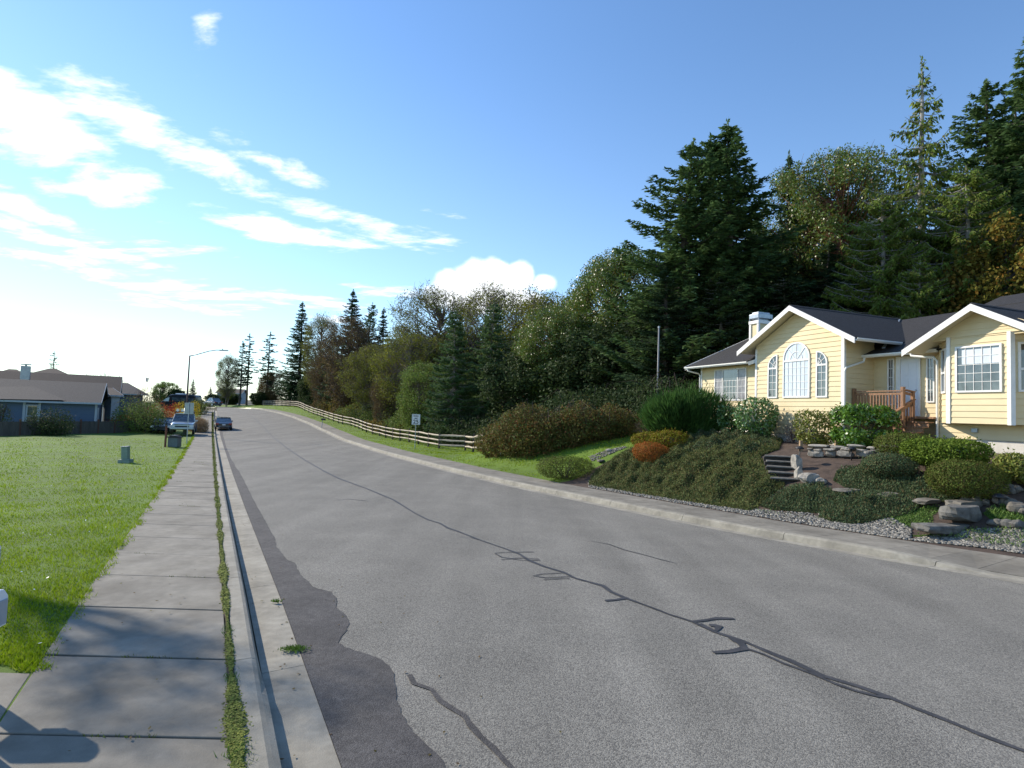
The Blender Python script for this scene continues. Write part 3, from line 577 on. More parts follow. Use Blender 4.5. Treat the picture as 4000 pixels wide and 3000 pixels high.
# chimney
mb = MB(HO); mb.box(22.65, 23.5, 23.75, 24.3, 6.4, 7.70); chim = mb.build('chimney', MT['siding'], house)
mb = MB(HO)
for b_, a_ in ((22.65, 23.75), (22.65, 24.3), (23.5, 23.75), (23.5, 24.3)): mb.box(b_ - .06, b_ + .06, a_ - .06, a_ + .06, 6.4, 7.68)
mb.box(22.57, 23.58, 23.67, 24.38, 7.68, 7.85); mb.build('chimney_trim', MT['trim'], chim)
mb = MB(HO)
for b_, a_ in ((22.61, 23.71), (22.61, 24.34), (23.54, 23.71), (23.54, 24.34)): mb.box(b_ - .03, b_ + .03, a_ - .03, a_ + .03, 7.85, 7.98)
mb.box(22.75, 23.4, 23.82, 24.22, 7.85, 7.97); mb.box(22.58, 23.57, 23.68, 24.37, 7.96, 8.22); mb.box(22.68, 23.47, 23.78, 24.27, 8.22, 8.32)
mb.build('chimney_cap', MT['flashing'], chim, bevel=.03)
# porch
mb = MB(HO); mb.box(19.72, 20.9, 13.92, 15.86, 2.76, 2.83); mb.box(20.15, 20.9, 13.14, 13.92, 2.76, 2.83); mb.box(19.74, 19.79, 13.95, 15.86, 2.55, 2.76); porch = mb.build('porch', MT['cedar'], house, bevel=.006)
def post(b_, a_, z0, z1, w=.1): mb = MB(HO); mb.box(b_ - w / 2, b_ + w / 2, a_ - w / 2, a_ + w / 2, z0, z1); mb.build('post', MT['cedar'], porch, bevel=.008)
post(19.75, 15.8, 1.85, 3.85, .11); post(19.75, 13.93, 1.85, 3.86, .11); post(20.2, 13.9, 1.85, 3.72, .1); post(19.33, 13.9, 1.8, 2.98, .12)
mb = MB(HO); mb.box(19.68, 19.82, 13.93, 15.84, 3.70, 3.74); mb.box(19.73, 19.77, 13.93, 15.84, 3.58, 3.67); mb.box(19.73, 19.77, 13.95, 15.8, 2.88, 2.96)
mb.beam((19.72, 13.9, 3.76), (20.26, 13.9, 3.70), .13, .04); mb.beam((19.78, 13.9, 3.65), (20.2, 13.9, 3.60), .04, .09)
mb.beam((20.28, 13.9, 3.44), (19.22, 13.9, 2.92), .12, .04); mb.beam((20.2, 13.9, 3.32), (19.3, 13.9, 2.86), .04, .09); mb.build('handrail', MT['cedar'], porch)
for i in range(15):
    a_ = 14.07 + i * .118; mb = MB(HO); mb.box(19.73, 19.77, a_ - .018, a_ + .018, 2.92, 3.6); mb.build('baluster', MT['cedar'], porch)
for i in range(5):
    b_ = 19.47 + i * .15; z = 2.86 + (b_ - 19.3) * .51; mb = MB(HO); mb.box(b_ - .018, b_ + .018, 13.88, 13.92, z - .75 + .05, z); mb.build('baluster', MT['cedar'], porch)
for i in range(4):
    b_ = 20.15 - .27 * i; mb = MB(HO); mb.box(b_ - .29, b_ + .02, 13.95 - .0, 13.16, 2.62 - .175 * i, 2.66 - .175 * i); mb.box(b_ - .25, b_ - .23, 13.93, 13.16, 2.46 - .175 * i, 2.62 - .175 * i); mb.build('step', MT['cedar'], porch)
# ------------------------------------------------------------------ plants
def foliage_mat(name, c1, c2, island=.35, c3=None, scale=.6, rough=.7, trans=.3, spec=.15):
    return mat(name, c1, c2, scale=scale, rough=rough, island=island, trans=trans, c3=c3, spec=spec, detail=4)
foliage_mat('fir', (0.069, 0.131, 0.050), (0.131, 0.206, 0.069), scale=.5)
foliage_mat('fir_blue', (.045, .09, .045), (.085, .14, .065), scale=.5)
foliage_mat('cedar_leaf', (0.092, 0.150, 0.024), (0.170, 0.238, 0.037), c3=(.14, .13, .04), scale=.5)
foliage_mat('madrone_leaf', (0.081, 0.155, 0.027), (0.149, 0.230, 0.041), c3=(.17, .12, .02), rough=.4, spec=.6)
foliage_mat('alder_leaf', (0.138, 0.172, 0.023), (0.218, 0.230, 0.034), c3=(.16, .14, .03))
foliage_mat('willow_leaf', (0.110, 0.176, 0.033), (0.176, 0.253, 0.055), c3=(.16, .17, .05))
foliage_mat('brown_leaf', (.10, .065, .035), (.16, .105, .05), c3=(.15, .14, .03))
foliage_mat('maple_leaf', (.115, .115, .02), (.19, .17, .03), c3=(.24, .12, .02))
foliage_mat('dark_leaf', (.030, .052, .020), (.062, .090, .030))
foliage_mat('bramble_leaf', (0.072, 0.111, 0.026), (0.169, 0.156, 0.046), c3=(.19, .075, .03), scale=1.2)
foliage_mat('rhodo', (0.058, 0.137, 0.029), (0.111, 0.208, 0.046), rough=.28, spec=.8, trans=.15, scale=2)
foliage_mat('rhodo_gold', (.13, .17, .03), (.21, .24, .05), rough=.35, c3=(.22, .17, .05), trans=.2, scale=2)
foliage_mat('laurel', (0.060, 0.144, 0.014), (0.132, 0.252, 0.024), rough=.3, spec=.7, trans=.2, scale=2)
foliage_mat('broom', (0.038, 0.090, 0.021), (0.075, 0.158, 0.033), scale=1)
foliage_mat('azalea_gold', (.15, .17, .012), (.25, .24, .02), c3=(.18, .05, .02), scale=2)
foliage_mat('heath_orange', (.33, .085, .02), (.42, .14, .03), c3=(.13, .14, .02), scale=5)
foliage_mat('clipped', (0.072, 0.108, 0.019), (0.120, 0.162, 0.030), scale=2, c3=(.09, .055, .02))
foliage_mat('clipped_bright', (.085, .14, .015), (.14, .20, .025), scale=2)
foliage_mat('cotoneaster', (.070, .105, .034), (.135, .165, .050), scale=1.3, c3=(.19, .14, .055), island=.4)
foliage_mat('juniper', (0.056, 0.100, 0.045), (0.106, 0.156, 0.069), scale=1.5, c3=(.14, .10, .045), island=.35)
foliage_mat('red_leaf', (.32, .03, .03), (.45, .07, .04), c3=(.5, .25, .03)); foliage_mat('yellow_leaf', (.40, .32, .03), (.55, .40, .05))
foliage_mat('dry_grass', (.30, .20, .10), (.42, .30, .17), trans=.2)
mat('bark', (.045, .035, .028), (.11, .09, .075), scale=6, rough=.95, stretch=(1, 1, .25), bump=.6)
mat('bark_pale', (.18, .17, .155), (.32, .30, .28), scale=4, rough=.9, stretch=(1, 1, .3))
mat('bark_red', (.13, .05, .025), (.26, .12, .06), scale=4, rough=.7)
mat('twig', (.11, .085, .075), (.19, .155, .14), scale=2, rough=.9)
mat('twig_brown', (.07, .05, .04), (.13, .09, .075), scale=2, rough=.9)

def nrm(a): return a / (np.linalg.norm(a, axis=-1, keepdims=True) + 1e-9)
def cards(cen, axis, nor, ln, wd, kind=4):
    """leaf blades: rhombs with long axis 'axis', facing 'nor'"""
    n = len(cen); axis = nrm(axis); side = nrm(np.cross(axis, nor)); ln = np.broadcast_to(np.asarray(ln), (n,))[:, None]; wd = np.broadcast_to(np.asarray(wd), (n,))[:, None]
    V = np.stack([cen - axis * ln * .5, cen + side * wd * .5 - axis * ln * .08, cen + axis * ln * .5, cen - side * wd * .5 - axis * ln * .08], 1).reshape(-1, 3)
    return V, np.arange(4 * n).reshape(-1, 4)
def randdir(n, r=rng): v = r.normal(size=(n, 3)); return nrm(v)
def merge(lst):
    V = []; Fc = []; k = 0
    for v, f in lst: V.append(v); Fc.append(f + k); k += len(v)
    return np.concatenate(V), np.concatenate(Fc)
class Tubes:
    def __init__(s, n=4): s.V = []; s.F = []; s.k = 0; s.n = n
    def add(s, P, R):
        P = np.asarray(P, float); m = len(P); n = s.n; d = np.gradient(P, axis=0); d = nrm(d); ref = np.array([0, 0, 1.]) if abs(d[0][2]) < .9 else np.array([1., 0, 0])
        a = nrm(np.cross(d, ref)); b_ = np.cross(d, a); t = np.arange(n) * 2 * np.pi / n; R = np.broadcast_to(np.asarray(R, float), (m,))
        V = P[:, None] + (a[:, None] * np.cos(t)[None, :, None] + b_[:, None] * np.sin(t)[None, :, None]) * R[:, None, None]
        i = np.arange(m - 1)[:, None] * n; j = np.arange(n)[None]; j2 = (j + 1) % n
        Fc = np.stack([i + j, i + j2, i + n + j2, i + n + j], -1).reshape(-1, 4) + s.k
        s.V.append(V.reshape(-1, 3)); s.F.append(Fc); s.k += m * n
    def out(s): return np.concatenate(s.V), np.concatenate(s.F)
PROTO = {}
def meshonly(name, V, Fc, m, smooth=False):
    o = npmesh(name, V, Fc, m, smooth=smooth); me = o.data; bpy.data.objects.remove(o); return me
def conifer(key, H=20., R=3.6, start=.08, pw=.8, nlev=70, per=6, droop=.25, tipup=.15, cl=.42, cw=.15, dens=1., leaf='fir', bark='bark', hang=0., irr=.3, sparse_top=0, seed=1, r0=.32, lean=0):
    r = np.random.default_rng(seed); tb = Tubes(4); bt = Tubes(3); L_ = []
    zt = np.linspace(0, H, 9); tx = np.cumsum(r.normal(0, .06, 9)) + lean * (zt / H) ** 2; ty = np.cumsum(r.normal(0, .06, 9)); Rr_ = r0 * (1 - zt / H) ** .8 + .02
    tk = Tubes(8); tk.add(np.stack([tx, ty, zt], 1), Rr_)
    for i in range(nlev):
        f = start + (1 - start) * (i + r.uniform(-.4, .4)) / nlev; f = min(max(f, start), .985); z = f * H; cx_ = np.interp(z, zt, tx); cy_ = np.interp(z, zt, ty)
        env = R * (1 - f) ** pw * (min(1, .45 + (f - start) * 4))
        for j in range(max(2, int(per * (1 - .4 * f)))):
            if r.random() < sparse_top * f ** 2 * .5: continue
            ph = r.uniform(0, 2 * np.pi); ln = env * r.uniform(1 - irr * 1.3, 1 + irr * .5) + .15; m = max(3, int(ln / .5)); t = np.linspace(0, 1, m + 1)
            hd = np.array([np.cos(ph), np.sin(ph), 0]); P = np.array([cx_, cy_, z]) + hd * (t * ln)[:, None]; P[:, 2] += ln * (-droop * t + (tipup + droop * .4) * t ** 2.2) + r.normal(0, .03) * ln
            bt.add(P, np.linspace(.03 + .008 * ln, .008, m + 1))
            nc = int(ln / .16 * dens * 2) + 3
            u = r.uniform(.12, 1, nc) ** .75; pc = np.stack([np.interp(u, t, P[:, k]) for k in range(3)], 1)
            sd = np.cross(hd, [0, 0, 1]); sgn = r.choice([-1, 1], nc)[:, None]; w_ = r.uniform(0, 1, nc)[:, None]
            spread = (.10 + .22 * ln * (1.15 - u) * .8)[:, None]
            off = sd * sgn * w_ * spread
            ax = hd * r.uniform(.3, 1.0, nc)[:, None] + sd * sgn * r.uniform(.2, 1.1, nc)[:, None] + np.array([0, 0, 1]) * (r.normal(-.08, .22, nc)[:, None] - hang * 1.6)
            c = pc + off + r.normal(0, .05, (nc, 3)); c[:, 2] -= (hang * cl * .8 + w_[:, 0] * .12)
            no = np.array([0, 0, 1.]) * (1 - min(hang, .8)) + randdir(nc, r) * .75
            L_.append(cards(c, ax, no, cl * r.uniform(.6, 1.3, nc) * (1 - .35 * f), cw * r.uniform(.7, 1.3, nc)))
    # leader
    n = 40; zz_ = r.uniform(.93, 1.01, n) * H; c = np.stack([np.interp(zz_, zt, tx) + r.normal(0, .06, n), np.interp(zz_, zt, ty) + r.normal(0, .06, n), zz_], 1); L_.append(cards(c, randdir(n, r) * .6 + [0, 0, .8], randdir(n, r), cl * .7, cw * .8))
    V, Fc = merge(L_); PROTO[key] = dict(H=H, crown=meshonly('crown_' + key, V, Fc, MT[leaf]), trunk=meshonly('trunk_' + key, *merge([tk.out(), bt.out()]), MT[bark]))
def broadleaf(key, H=14., R=4., trunkH=.25, ncl=90, per=90, lf=.16, lw=.09, cr=.75, leaf='madrone_leaf', bark='bark', seed=1, shell=.6, rz=None, bottom=.12, multi=1, twigs=0, flat=1., r0=.22, lumps=6):
    r = np.random.default_rng(seed); tk = Tubes(7); bt = Tubes(3); L_ = []; zc = H * (bottom + (1 - bottom) * .5); rz = rz or H * (1 - bottom) * .5
    lob = randdir(lumps, r); lob[:, 2] = abs(lob[:, 2]) * .8; amp = r.uniform(.1, .38, lumps)
    for q in range(multi):
        a0 = r.uniform(0, 6.28); top = np.array([np.cos(a0) * R * .35 * (multi > 1), np.sin(a0) * R * .35 * (multi > 1), H * .85]); m = 8; t = np.linspace(0, 1, m)[:, None]; P = top * t + np.cumsum(r.normal(0, .10, (m, 3)), 0) * [1, 1, .3]; P[0] = [np.cos(a0) * .2 * (multi > 1), np.sin(a0) * .2 * (multi > 1), 0]; tk.add(P, np.linspace(r0, .04, m)); trunk = P
    for i in range(ncl):
        d = randdir(1, r)[0]; rad = r.uniform(0, 1) ** (1 / 3.) * (1 - shell) + shell; sc = 1 + sum(amp * np.clip(lob @ d, 0, 1) ** 4) - .25
        c = np.array([d[0] * R * rad * sc, d[1] * R * rad * sc, zc + d[2] * rz * rad * (sc if d[2] > 0 else 1)])
        if c[2] < .3: c[2] = .3 + r.uniform(0, .4)
        zb = max(H * trunkH * .6, c[2] - np.hypot(c[0], c[1]) * r.uniform(.5, 1.1)); zb = min(zb, H * .8); b0 = np.array([np.interp(zb, trunk[:, 2], trunk[:, k]) for k in range(2)] + [zb])
        mid = (b0 + c) / 2 + r.normal(0, .25, 3) + [0, 0, -.15]; bt.add([b0, mid, c], [.05 + .008 * R, .035, .015])
        for _ in range(twigs):
            e = c + randdir(1, r)[0] * cr * r.uniform(.7, 1.5) + [0, 0, cr * .35]; bt.add([c, (c + e) / 2 + r.normal(0, .06, 3), e], [.018, .012, .005])
        k = int(per * r.uniform(.6, 1.3))
        if k:
            dd = randdir(k, r); rr = cr * r.uniform(.25, 1, k)[:, None] ** .6 * r.uniform(.8, 1.25); pc = c + dd * rr * [1, 1, flat]
            no = dd * .6 + randdir(k, r) * .8 + [0, 0, .4]; L_.append(cards(pc, randdir(k, r) + dd * .3 - [0, 0, .15], no, lf * r.uniform(.6, 1.3, k), lw * r.uniform(.7, 1.3, k)))
    d_ = dict(H=H, trunk=meshonly('trunk_' + key, *merge([tk.out(), bt.out()]), MT[bark]))
    if L_: d_['crown'] = meshonly('crown_' + key, *merge(L_), MT[leaf])
    PROTO[key] = d_
conifer('fir_a', 20, 5.2, .05, .70, 70, 8, .30, .28, .46, .13, 3.2, seed=3, irr=.62)
conifer('fir_b', 20, 4.4, .03, .80, 74, 8, .35, .22, .44, .12, 3.0, leaf='fir_blue', seed=5, irr=.42)
conifer('fir_c', 20, 5.2, .05, .58, 62, 8, .22, .35, .46, .13, 3.2, seed=8, irr=.5, lean=.8)
conifer('cedar_a', 20, 6.2, .05, 1.0, 76, 7, .40, .42, .36, .11, 2.4, leaf='cedar_leaf', bark='bark_pale', hang=.75, irr=.45, sparse_top=1.1, seed=11)
conifer('cedar_b', 20, 5.6, .02, .55, 70, 8, .35, .35, .38, .12, 3.2, leaf='cedar_leaf', bark='bark_pale', hang=.7, irr=.35, seed=14)
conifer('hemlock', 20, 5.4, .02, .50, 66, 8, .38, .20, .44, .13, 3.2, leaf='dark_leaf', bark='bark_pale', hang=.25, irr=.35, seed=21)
conifer('pine_far', 18, 3.6, .30, .45, 30, 6, .25, .15, .60, .3, 1.3, leaf='fir_blue', seed=31, irr=.6, sparse_top=.6)
broadleaf('madrone_a', 16, 5.0, .2, 420, 230, .18, .095, .80, 'madrone_leaf', 'bark_red', 41, .55, bottom=.10, r0=.28)
broadleaf('madrone_b', 17, 4.2, .3, 200, 210, .16, .085, .72, 'madrone_leaf', 'bark_red', 44, .45, bottom=.30, r0=.22, twigs=2)
broadleaf('alder', 15, 5.4, .2, 330, 90, .18, .12, .95, 'alder_leaf', 'twig', 51, .35, bottom=.06, twigs=7, r0=.16, multi=2)
broadleaf('alder_thin', 15, 5.0, .2, 300, 75, .15, .10, .95, 'alder_leaf', 'twig', 53, .45, bottom=.15, twigs=9, r0=.15, multi=2)
broadleaf('brown', 13, 4.6, .15, 340, 70, .16, .10, .9, 'brown_leaf', 'twig_brown', 57, .35, bottom=.04, twigs=9, r0=.14, multi=3)
broadleaf('willow', 8, 3.6, .1, 260, 150, .17, .085, .62, 'willow_leaf', 'twig', 61, .5, bottom=.0, r0=.12, multi=3)
broadleaf('maple', 14, 6., .2, 300, 120, .24, .20, .85, 'maple_leaf', 'bark', 65, .5, bottom=.05, r0=.25)
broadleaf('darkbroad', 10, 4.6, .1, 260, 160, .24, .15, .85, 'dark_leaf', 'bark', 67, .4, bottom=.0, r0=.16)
broadleaf('bare', 9, 2.6, .15, 70, 0, cr=.8, bark='twig_brown', seed=71, shell=.3, twigs=8, r0=.12, bottom=.2)
broadleaf('tall_sparse', 14, 1.25, .8, 22, 40, .13, .08, .4, 'alder_leaf', 'twig', 83, .4, bottom=.92, twigs=4, r0=.05)
broadleaf('tall_dense', 14, 1.3, .8, 60, 170, .16, .10, .4, 'madrone_leaf', 'bark', 85, .2, bottom=.92, r0=.06)
def place(key, name, cat, x, y, z, h, wf=1., rz=None, label=None, group=None, crown='crown', leaf=None):
    p = PROTO[key]; k = h / p['H']; o = empty(name, (x, y, z), rz if rz is not None else random.uniform(0, 6.28), label, cat, group); o.scale = (k * wf, k * wf, k)
    for part in ('trunk', 'crown'):
        if part in p:
            c = bpy.data.objects.new(part, p[part]); COL.objects.link(c); c.parent = o
            if part == 'crown' and leaf: c.material_slots[0].link = 'OBJECT'; c.material_slots[0].material = MT[leaf]
    return o
q = lambda x, y: (x * S2, y * S2)
cF = lambda x, y: (1100 + .4724 * x, 1600 + .4724 * y)
fp = [q(1043, 977)] + [(1000 + .7233 * x, 1400 + .7233 * y) for x, y in [(1130, 498), (1055, 494), (988, 488), (930, 478)]] + [cF(*p) for p in [(1130, 288), (1053, 270), (980, 260), (918, 248), (860, 234), (810, 220), (752, 206), (700, 188), (640, 160), (575, 136), (505, 122), (470, 112), (430, 99), (390, 84), (345, 68), (300, 51), (262, 40), (225, 24), (190, 9)]]
P0 = [gp(*p) for p in fp]
# carry the line on over the hill along the road
s0, l0 = xy2sl(P0[-1][0], P0[-1][1]); rest = []
ln = np.array([[p[0], p[1]] for p in P0])
path = [np.array(P0[0][:2]), np.array(P0[-1][:2])]
far = [(1150, 1597), (1085, 1592), (1025, 1587)]
FD_ = [119, 128, 140]
pts = [np.array(p[:2]) for p in P0]
last = pts[-1]
tgt = [np.array([ray(u, v)[0] / ray(u, v)[1] * D, D]) for (u, v), D in zip(far, FD_)]
for t_ in tgt:
    n_ = max(1, int(round(np.linalg.norm(t_ - last) / 2.6)))
    for k in range(1, n_ + 1): pts.append(last + (t_ - last) * k / n_)
    last = t_
# drop points that crowd together far away
_k = [pts[0]]
for p in pts[1:]:
    if np.linalg.norm(p - _k[-1]) > 1.7: _k.append(p)
pts = []
for a_, b_ in zip(_k, _k[1:]):
    n_ = max(1, int(round(np.linalg.norm(b_ - a_) / 3.2)))
    pts += [a_ + (b_ - a_) * t_ / n_ for t_ in range(n_)]
pts.append(_k[-1])
fsl = np.array([xy2sl(p[0], p[1]) for p in pts]); _o = np.argsort(fsl[:, 0]); fsl = fsl[_o]
def clearD(u, D, R):
    '''push a plant back along its sight line until it stands clear behind the rail fence'''
    dx = ray(u, 1600); dx = dx[0] / dx[1]
    for _ in range(120):
        s_, l_ = xy2sl(dx * D, D)
        if s_ < fsl[0, 0] - 1 - R or s_ > fsl[-1, 0] + 3: return D
        ok = True
        for ds in (-R, 0, R):
            if fsl[0, 0] <= s_ + ds <= fsl[-1, 0] and l_ - np.interp(s_ + ds, fsl[:, 0], fsl[:, 1]) < R * .9 + .7: ok = False
        if ok: return D
        D += .6
    return D
RAD = dict(fir_a=5.2, fir_b=4.4, fir_c=5.2, cedar_a=6.2, cedar_b=5.6, hemlock=5.4, pine_far=3.6, madrone_a=5.0, madrone_b=4.2, alder=5.4, alder_thin=5, brown=4.6, willow=3.6, maple=6, darkbroad=4.6, bare=2.6)
def tree(key, name, u, vtop, D, label, cat='tree', wf=1., rz=None, group=None, leaf=None, sink=.1):
    """stands on the ground at depth D below photo column u, its top reaching row vtop"""
    p = at(u, vtop, D); hh_ = (p[2] - T(p[0], p[1])) / PROTO[key]['H']; D = clearD(u, D, min(RAD[key] * wf * hh_, 6) * .85); p = at(u, vtop, D); g = T(p[0], p[1]) - sink
    # the picture is turned by the roll: walk the foot so the trunk is plumb in the world
    return place(key, name, cat, p[0], p[1], g, max(1., p[2] - g), wf, rz, label, group, leaf=leaf)
q = lambda x, y: (x * S2, y * S2)
FT = 'trees of the wood behind the rail fence'; FH = 'trees behind the yellow house'
TR = [
 # key, name, x, ytop (2212 scale), depth, wf, label, group, leaf
 ('fir_a', 'fir_tree', 1583, 258, 40, 1.2, 'tallest dark fir of the wood, pointed top left of the chimney', FH, None),
 ('fir_c', 'fir_tree', 1490, 298, 38, 1.2, 'broad dark fir with a ragged flat side at the open edge of the wood', FH, None),
 ('fir_a', 'fir_tree', 1538, 300, 41, 1.2, 'dark fir filling between the two tall firs', FH, None),
 ('fir_b', 'fir_tree', 1440, 560, 36, 1.5, 'lower dark fir at the foot of the two tall firs', FH, None),
 ('fir_b', 'fir_tree', 1703, 330, 46, .8, 'narrow pointed blue green fir between the tall fir and the madrone', FH, None),
 ('fir_a', 'fir_tree', 1640, 470, 44, 1.1, 'dark fir above the chimney of the yellow house', FH, None),
 ('madrone_b', 'madrone_tree', 1812, 288, 44, .95, 'rounded madrone with olive leaves against the sky behind the house', FH, None),
 ('madrone_b', 'madrone_tree', 1760, 400, 47, 1.1, 'smaller madrone with reddish branches behind the narrow fir', FH, None),
 ('cedar_a', 'cedar_tree', 1992, 133, 37, 1.0, 'tall thin topped cedar with drooping sprays over the roof valley', FH, None),
 ('cedar_b', 'cedar_tree', 1900, 420, 34, 1.1, 'broad olive cedar with hanging sprays over the middle roof', FH, None),
 ('cedar_b', 'cedar_tree', 2075, 360, 33, 1.2, 'wide olive cedar right of the thin topped cedar', FH, None),
 ('fir_c', 'fir_tree', 2125, 190, 40, .95, 'tall dark fir between the cedar and the picture edge', FH, None),
 ('fir_a', 'fir_tree', 2222, 60, 37, .9, 'tallest fir at the corner, only its branch tips showing', FH, None),
 ('fir_c', 'fir_tree', 2205, 190, 41, .9, 'dark fir at the picture edge above the upper roof', FH, None),
 ('fir_a', 'fir_tree', 2165, 250, 39, 1.1, 'dark fir closing the gap at the right of the tall firs', FH, None),
 ('fir_b', 'fir_tree', 2060, 420, 40, 1.4, 'dark fir behind the thin topped cedar', FH, None),
 ('maple', 'maple_tree', 2175, 470, 31, .9, 'autumn maple with rusty yellow leaves behind the upper roof', FH, None),
 ('fir_b', 'fir_tree', 1790, 520, 40, 1.5, 'low dark fir filling the gap behind the front gable', FH, None),
 ('cedar_b', 'cedar_tree', 1990, 560, 31, 1.2, 'low cedar directly behind the main roof ridge', FH, None),
 ('hemlock', 'hemlock_tree', 1560, 600, 36, 1.5, 'dark hemlock beside the left end of the house', FH, None),
 ('hemlock', 'hemlock_tree', 1700, 600, 38, 1.5, 'dark hemlock behind the chimney', FH, None),
 ('hemlock', 'hemlock_tree', 1390, 640, 40, 1.3, 'dark hemlock behind the thin steel pole', FT, None),
 ('madrone_a', 'madrone_tree', 1330, 512, 50, .95, 'tall rounded madrone at the right end of the wood', FT, None),
 ('madrone_a', 'madrone_tree', 1215, 640, 47, .95, 'bright leaved madrone bulging out over the bramble hedge', FT, None),
 ('darkbroad', 'oak_tree', 1300, 700, 45, 1.3, 'dark leafy tree in the shade under the madrones', FT, None),
 ('darkbroad', 'oak_tree', 1180, 740, 49, 1.2, 'dark leafy tree behind the bramble hedge', FT, None),
 ('alder', 'alder_tree', 1175, 605, 66, 1.15, 'yellowing alder left of the rounded madrone', FT, None),
 ('alder_thin', 'alder_tree', 1060, 612, 74, 1.1, 'half bare alder under the cumulus cloud', FT, None),
 ('alder_thin', 'alder_tree', 945, 618, 78, 1.15, 'half bare alder with a domed top at the crest of the wood', FT, None),
 ('hemlock', 'hemlock_tree', 1065, 652, 54, .85, 'dark green pointed conifer in the middle of the wood', FT, 'fir'),
 ('hemlock', 'hemlock_tree', 985, 668, 53, .8, 'dark green conifer beside the speed limit sign', FT, 'fir'),
 ('hemlock', 'hemlock_tree', 1115, 720, 50, 1.0, 'low dark conifer left of the bright madrone', FT, None),
 ('willow', 'willow_tree', 925, 778, 52, .95, 'pale green willow behind the speed limit sign', FT, None),
 ('alder', 'alder_tree', 890, 700, 68, 1.1, 'olive alder in front of the half bare ones', FT, None),
 ('alder', 'alder_tree', 815, 730, 76, 1.0, 'yellow green alder with a bare forked trunk', FT, None),
 ('brown', 'bare_tree', 770, 690, 86, 1.0, 'brown leafless tree in front of the dark fir crown', FT, None),
 ('brown', 'bare_tree', 715, 760, 94, 1.05, 'brown leafless tree right of the pointed fir', FT, None),
 ('brown', 'bare_tree', 840, 800, 70, .9, 'low brown thicket tree above the fence bend', FT, None),
 ('fir_b', 'fir_tree', 764, 627, 102, 1.2, 'dense dark fir rising above the brown trees', FT, None),
 ('fir_c', 'fir_tree', 800, 655, 104, .8, 'ragged fir leaning beside the dense dark fir', FT, None),
 ('fir_b', 'fir_tree', 830, 665, 98, .9, 'small fir top between dense fir and alders', FT, None),
 ('alder_thin', 'alder_tree', 697, 675, 106, .7, 'thin bare treetop between the two pointed firs', FT, None),
 ('fir_b', 'fir_tree', 655, 652, 112, 1.1, 'pointed Christmas tree shaped fir at the far fence', FT, None),
 ('fir_a', 'fir_tree', 632, 800, 112, 1.3, 'low dark fir at the foot of the pointed fir', FT, None),
 ('willow', 'willow_tree', 585, 800, 128, .9, 'grey brown bushy tree left of the far fence end', FT, 'brown_leaf'),
 ('pine_far', 'pine_tree', 583, 718, 132, .95, 'far pine with a crooked drooping top', FT, None),
 ('pine_far', 'pine_tree', 541, 722, 136, .8, 'far pine with a bare trunk, right one of the pair', FT, None),
 ('pine_far', 'pine_tree', 525, 738, 136, .9, 'far pine with a bare trunk, left one of the pair', FT, None),
 ('alder_thin', 'bare_tree', 495, 765, 140, .8, 'thin bare tree left of the pair of pines', None, None),
 ('darkbroad', 'bush', 560, 845, 130, 1.4, 'dark bush where the road goes over the crest', None, None),
 ('darkbroad', 'bush', 500, 848, 150, 1.8, 'dark bushes at the end of the road', None, None),
 ('darkbroad', 'bush', 465, 850, 160, 1.6, 'dark bush beyond the end of the pavement', None, None),
 ('fir_b', 'fir_tree', 455, 835, 150, 1.3, 'small dark fir beyond the end of the pavement', None, None),
 ('fir_b', 'fir_tree', 418, 818, 150, 1.1, 'small pointed fir right of the street lamp', None, None),
 ('darkbroad', 'bush', 425, 858, 150, 1.6, 'dark bush below the small pointed fir', None, None),
 ('willow', 'shade_tree', 352, 822, 112, 1.0, 'round pale leafed tree above the camper van', None, None),
 ('darkbroad', 'shade_tree', 385, 838, 118, 1.0, 'round dark tree behind the camper van', None, None),
 ('bare', 'bare_tree', 190, 800, 110, .7, 'bare tree behind the roofs, left of three', None, None),
 ('bare', 'bare_tree', 228, 797, 112, .8, 'bare tree behind the roofs, middle of three', None, None),
 ('bare', 'bare_tree', 258, 806, 115, .8, 'bare tree behind the roofs, right of three', None, None),
 ('pine_far', 'pine_tree', 118, 760, 96, .8, 'crooked dark pine behind the brown roof', None, None),
]
BK = []
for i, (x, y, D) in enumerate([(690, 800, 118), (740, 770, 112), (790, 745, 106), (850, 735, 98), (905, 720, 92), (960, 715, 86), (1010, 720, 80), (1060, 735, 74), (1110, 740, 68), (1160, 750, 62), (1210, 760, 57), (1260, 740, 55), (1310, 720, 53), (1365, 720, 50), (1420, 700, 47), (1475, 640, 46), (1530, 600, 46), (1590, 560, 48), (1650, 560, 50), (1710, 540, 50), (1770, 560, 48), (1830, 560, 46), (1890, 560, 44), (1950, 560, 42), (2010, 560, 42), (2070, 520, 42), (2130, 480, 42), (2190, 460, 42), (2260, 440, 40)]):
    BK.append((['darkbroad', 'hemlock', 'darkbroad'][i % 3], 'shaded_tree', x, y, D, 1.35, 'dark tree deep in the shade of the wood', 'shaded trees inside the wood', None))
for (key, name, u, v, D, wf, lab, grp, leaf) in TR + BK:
    tree(key, name, u * S2, v * S2, D, lab, 'tree' if name != 'bush' else 'bush', wf, None, grp, leaf)
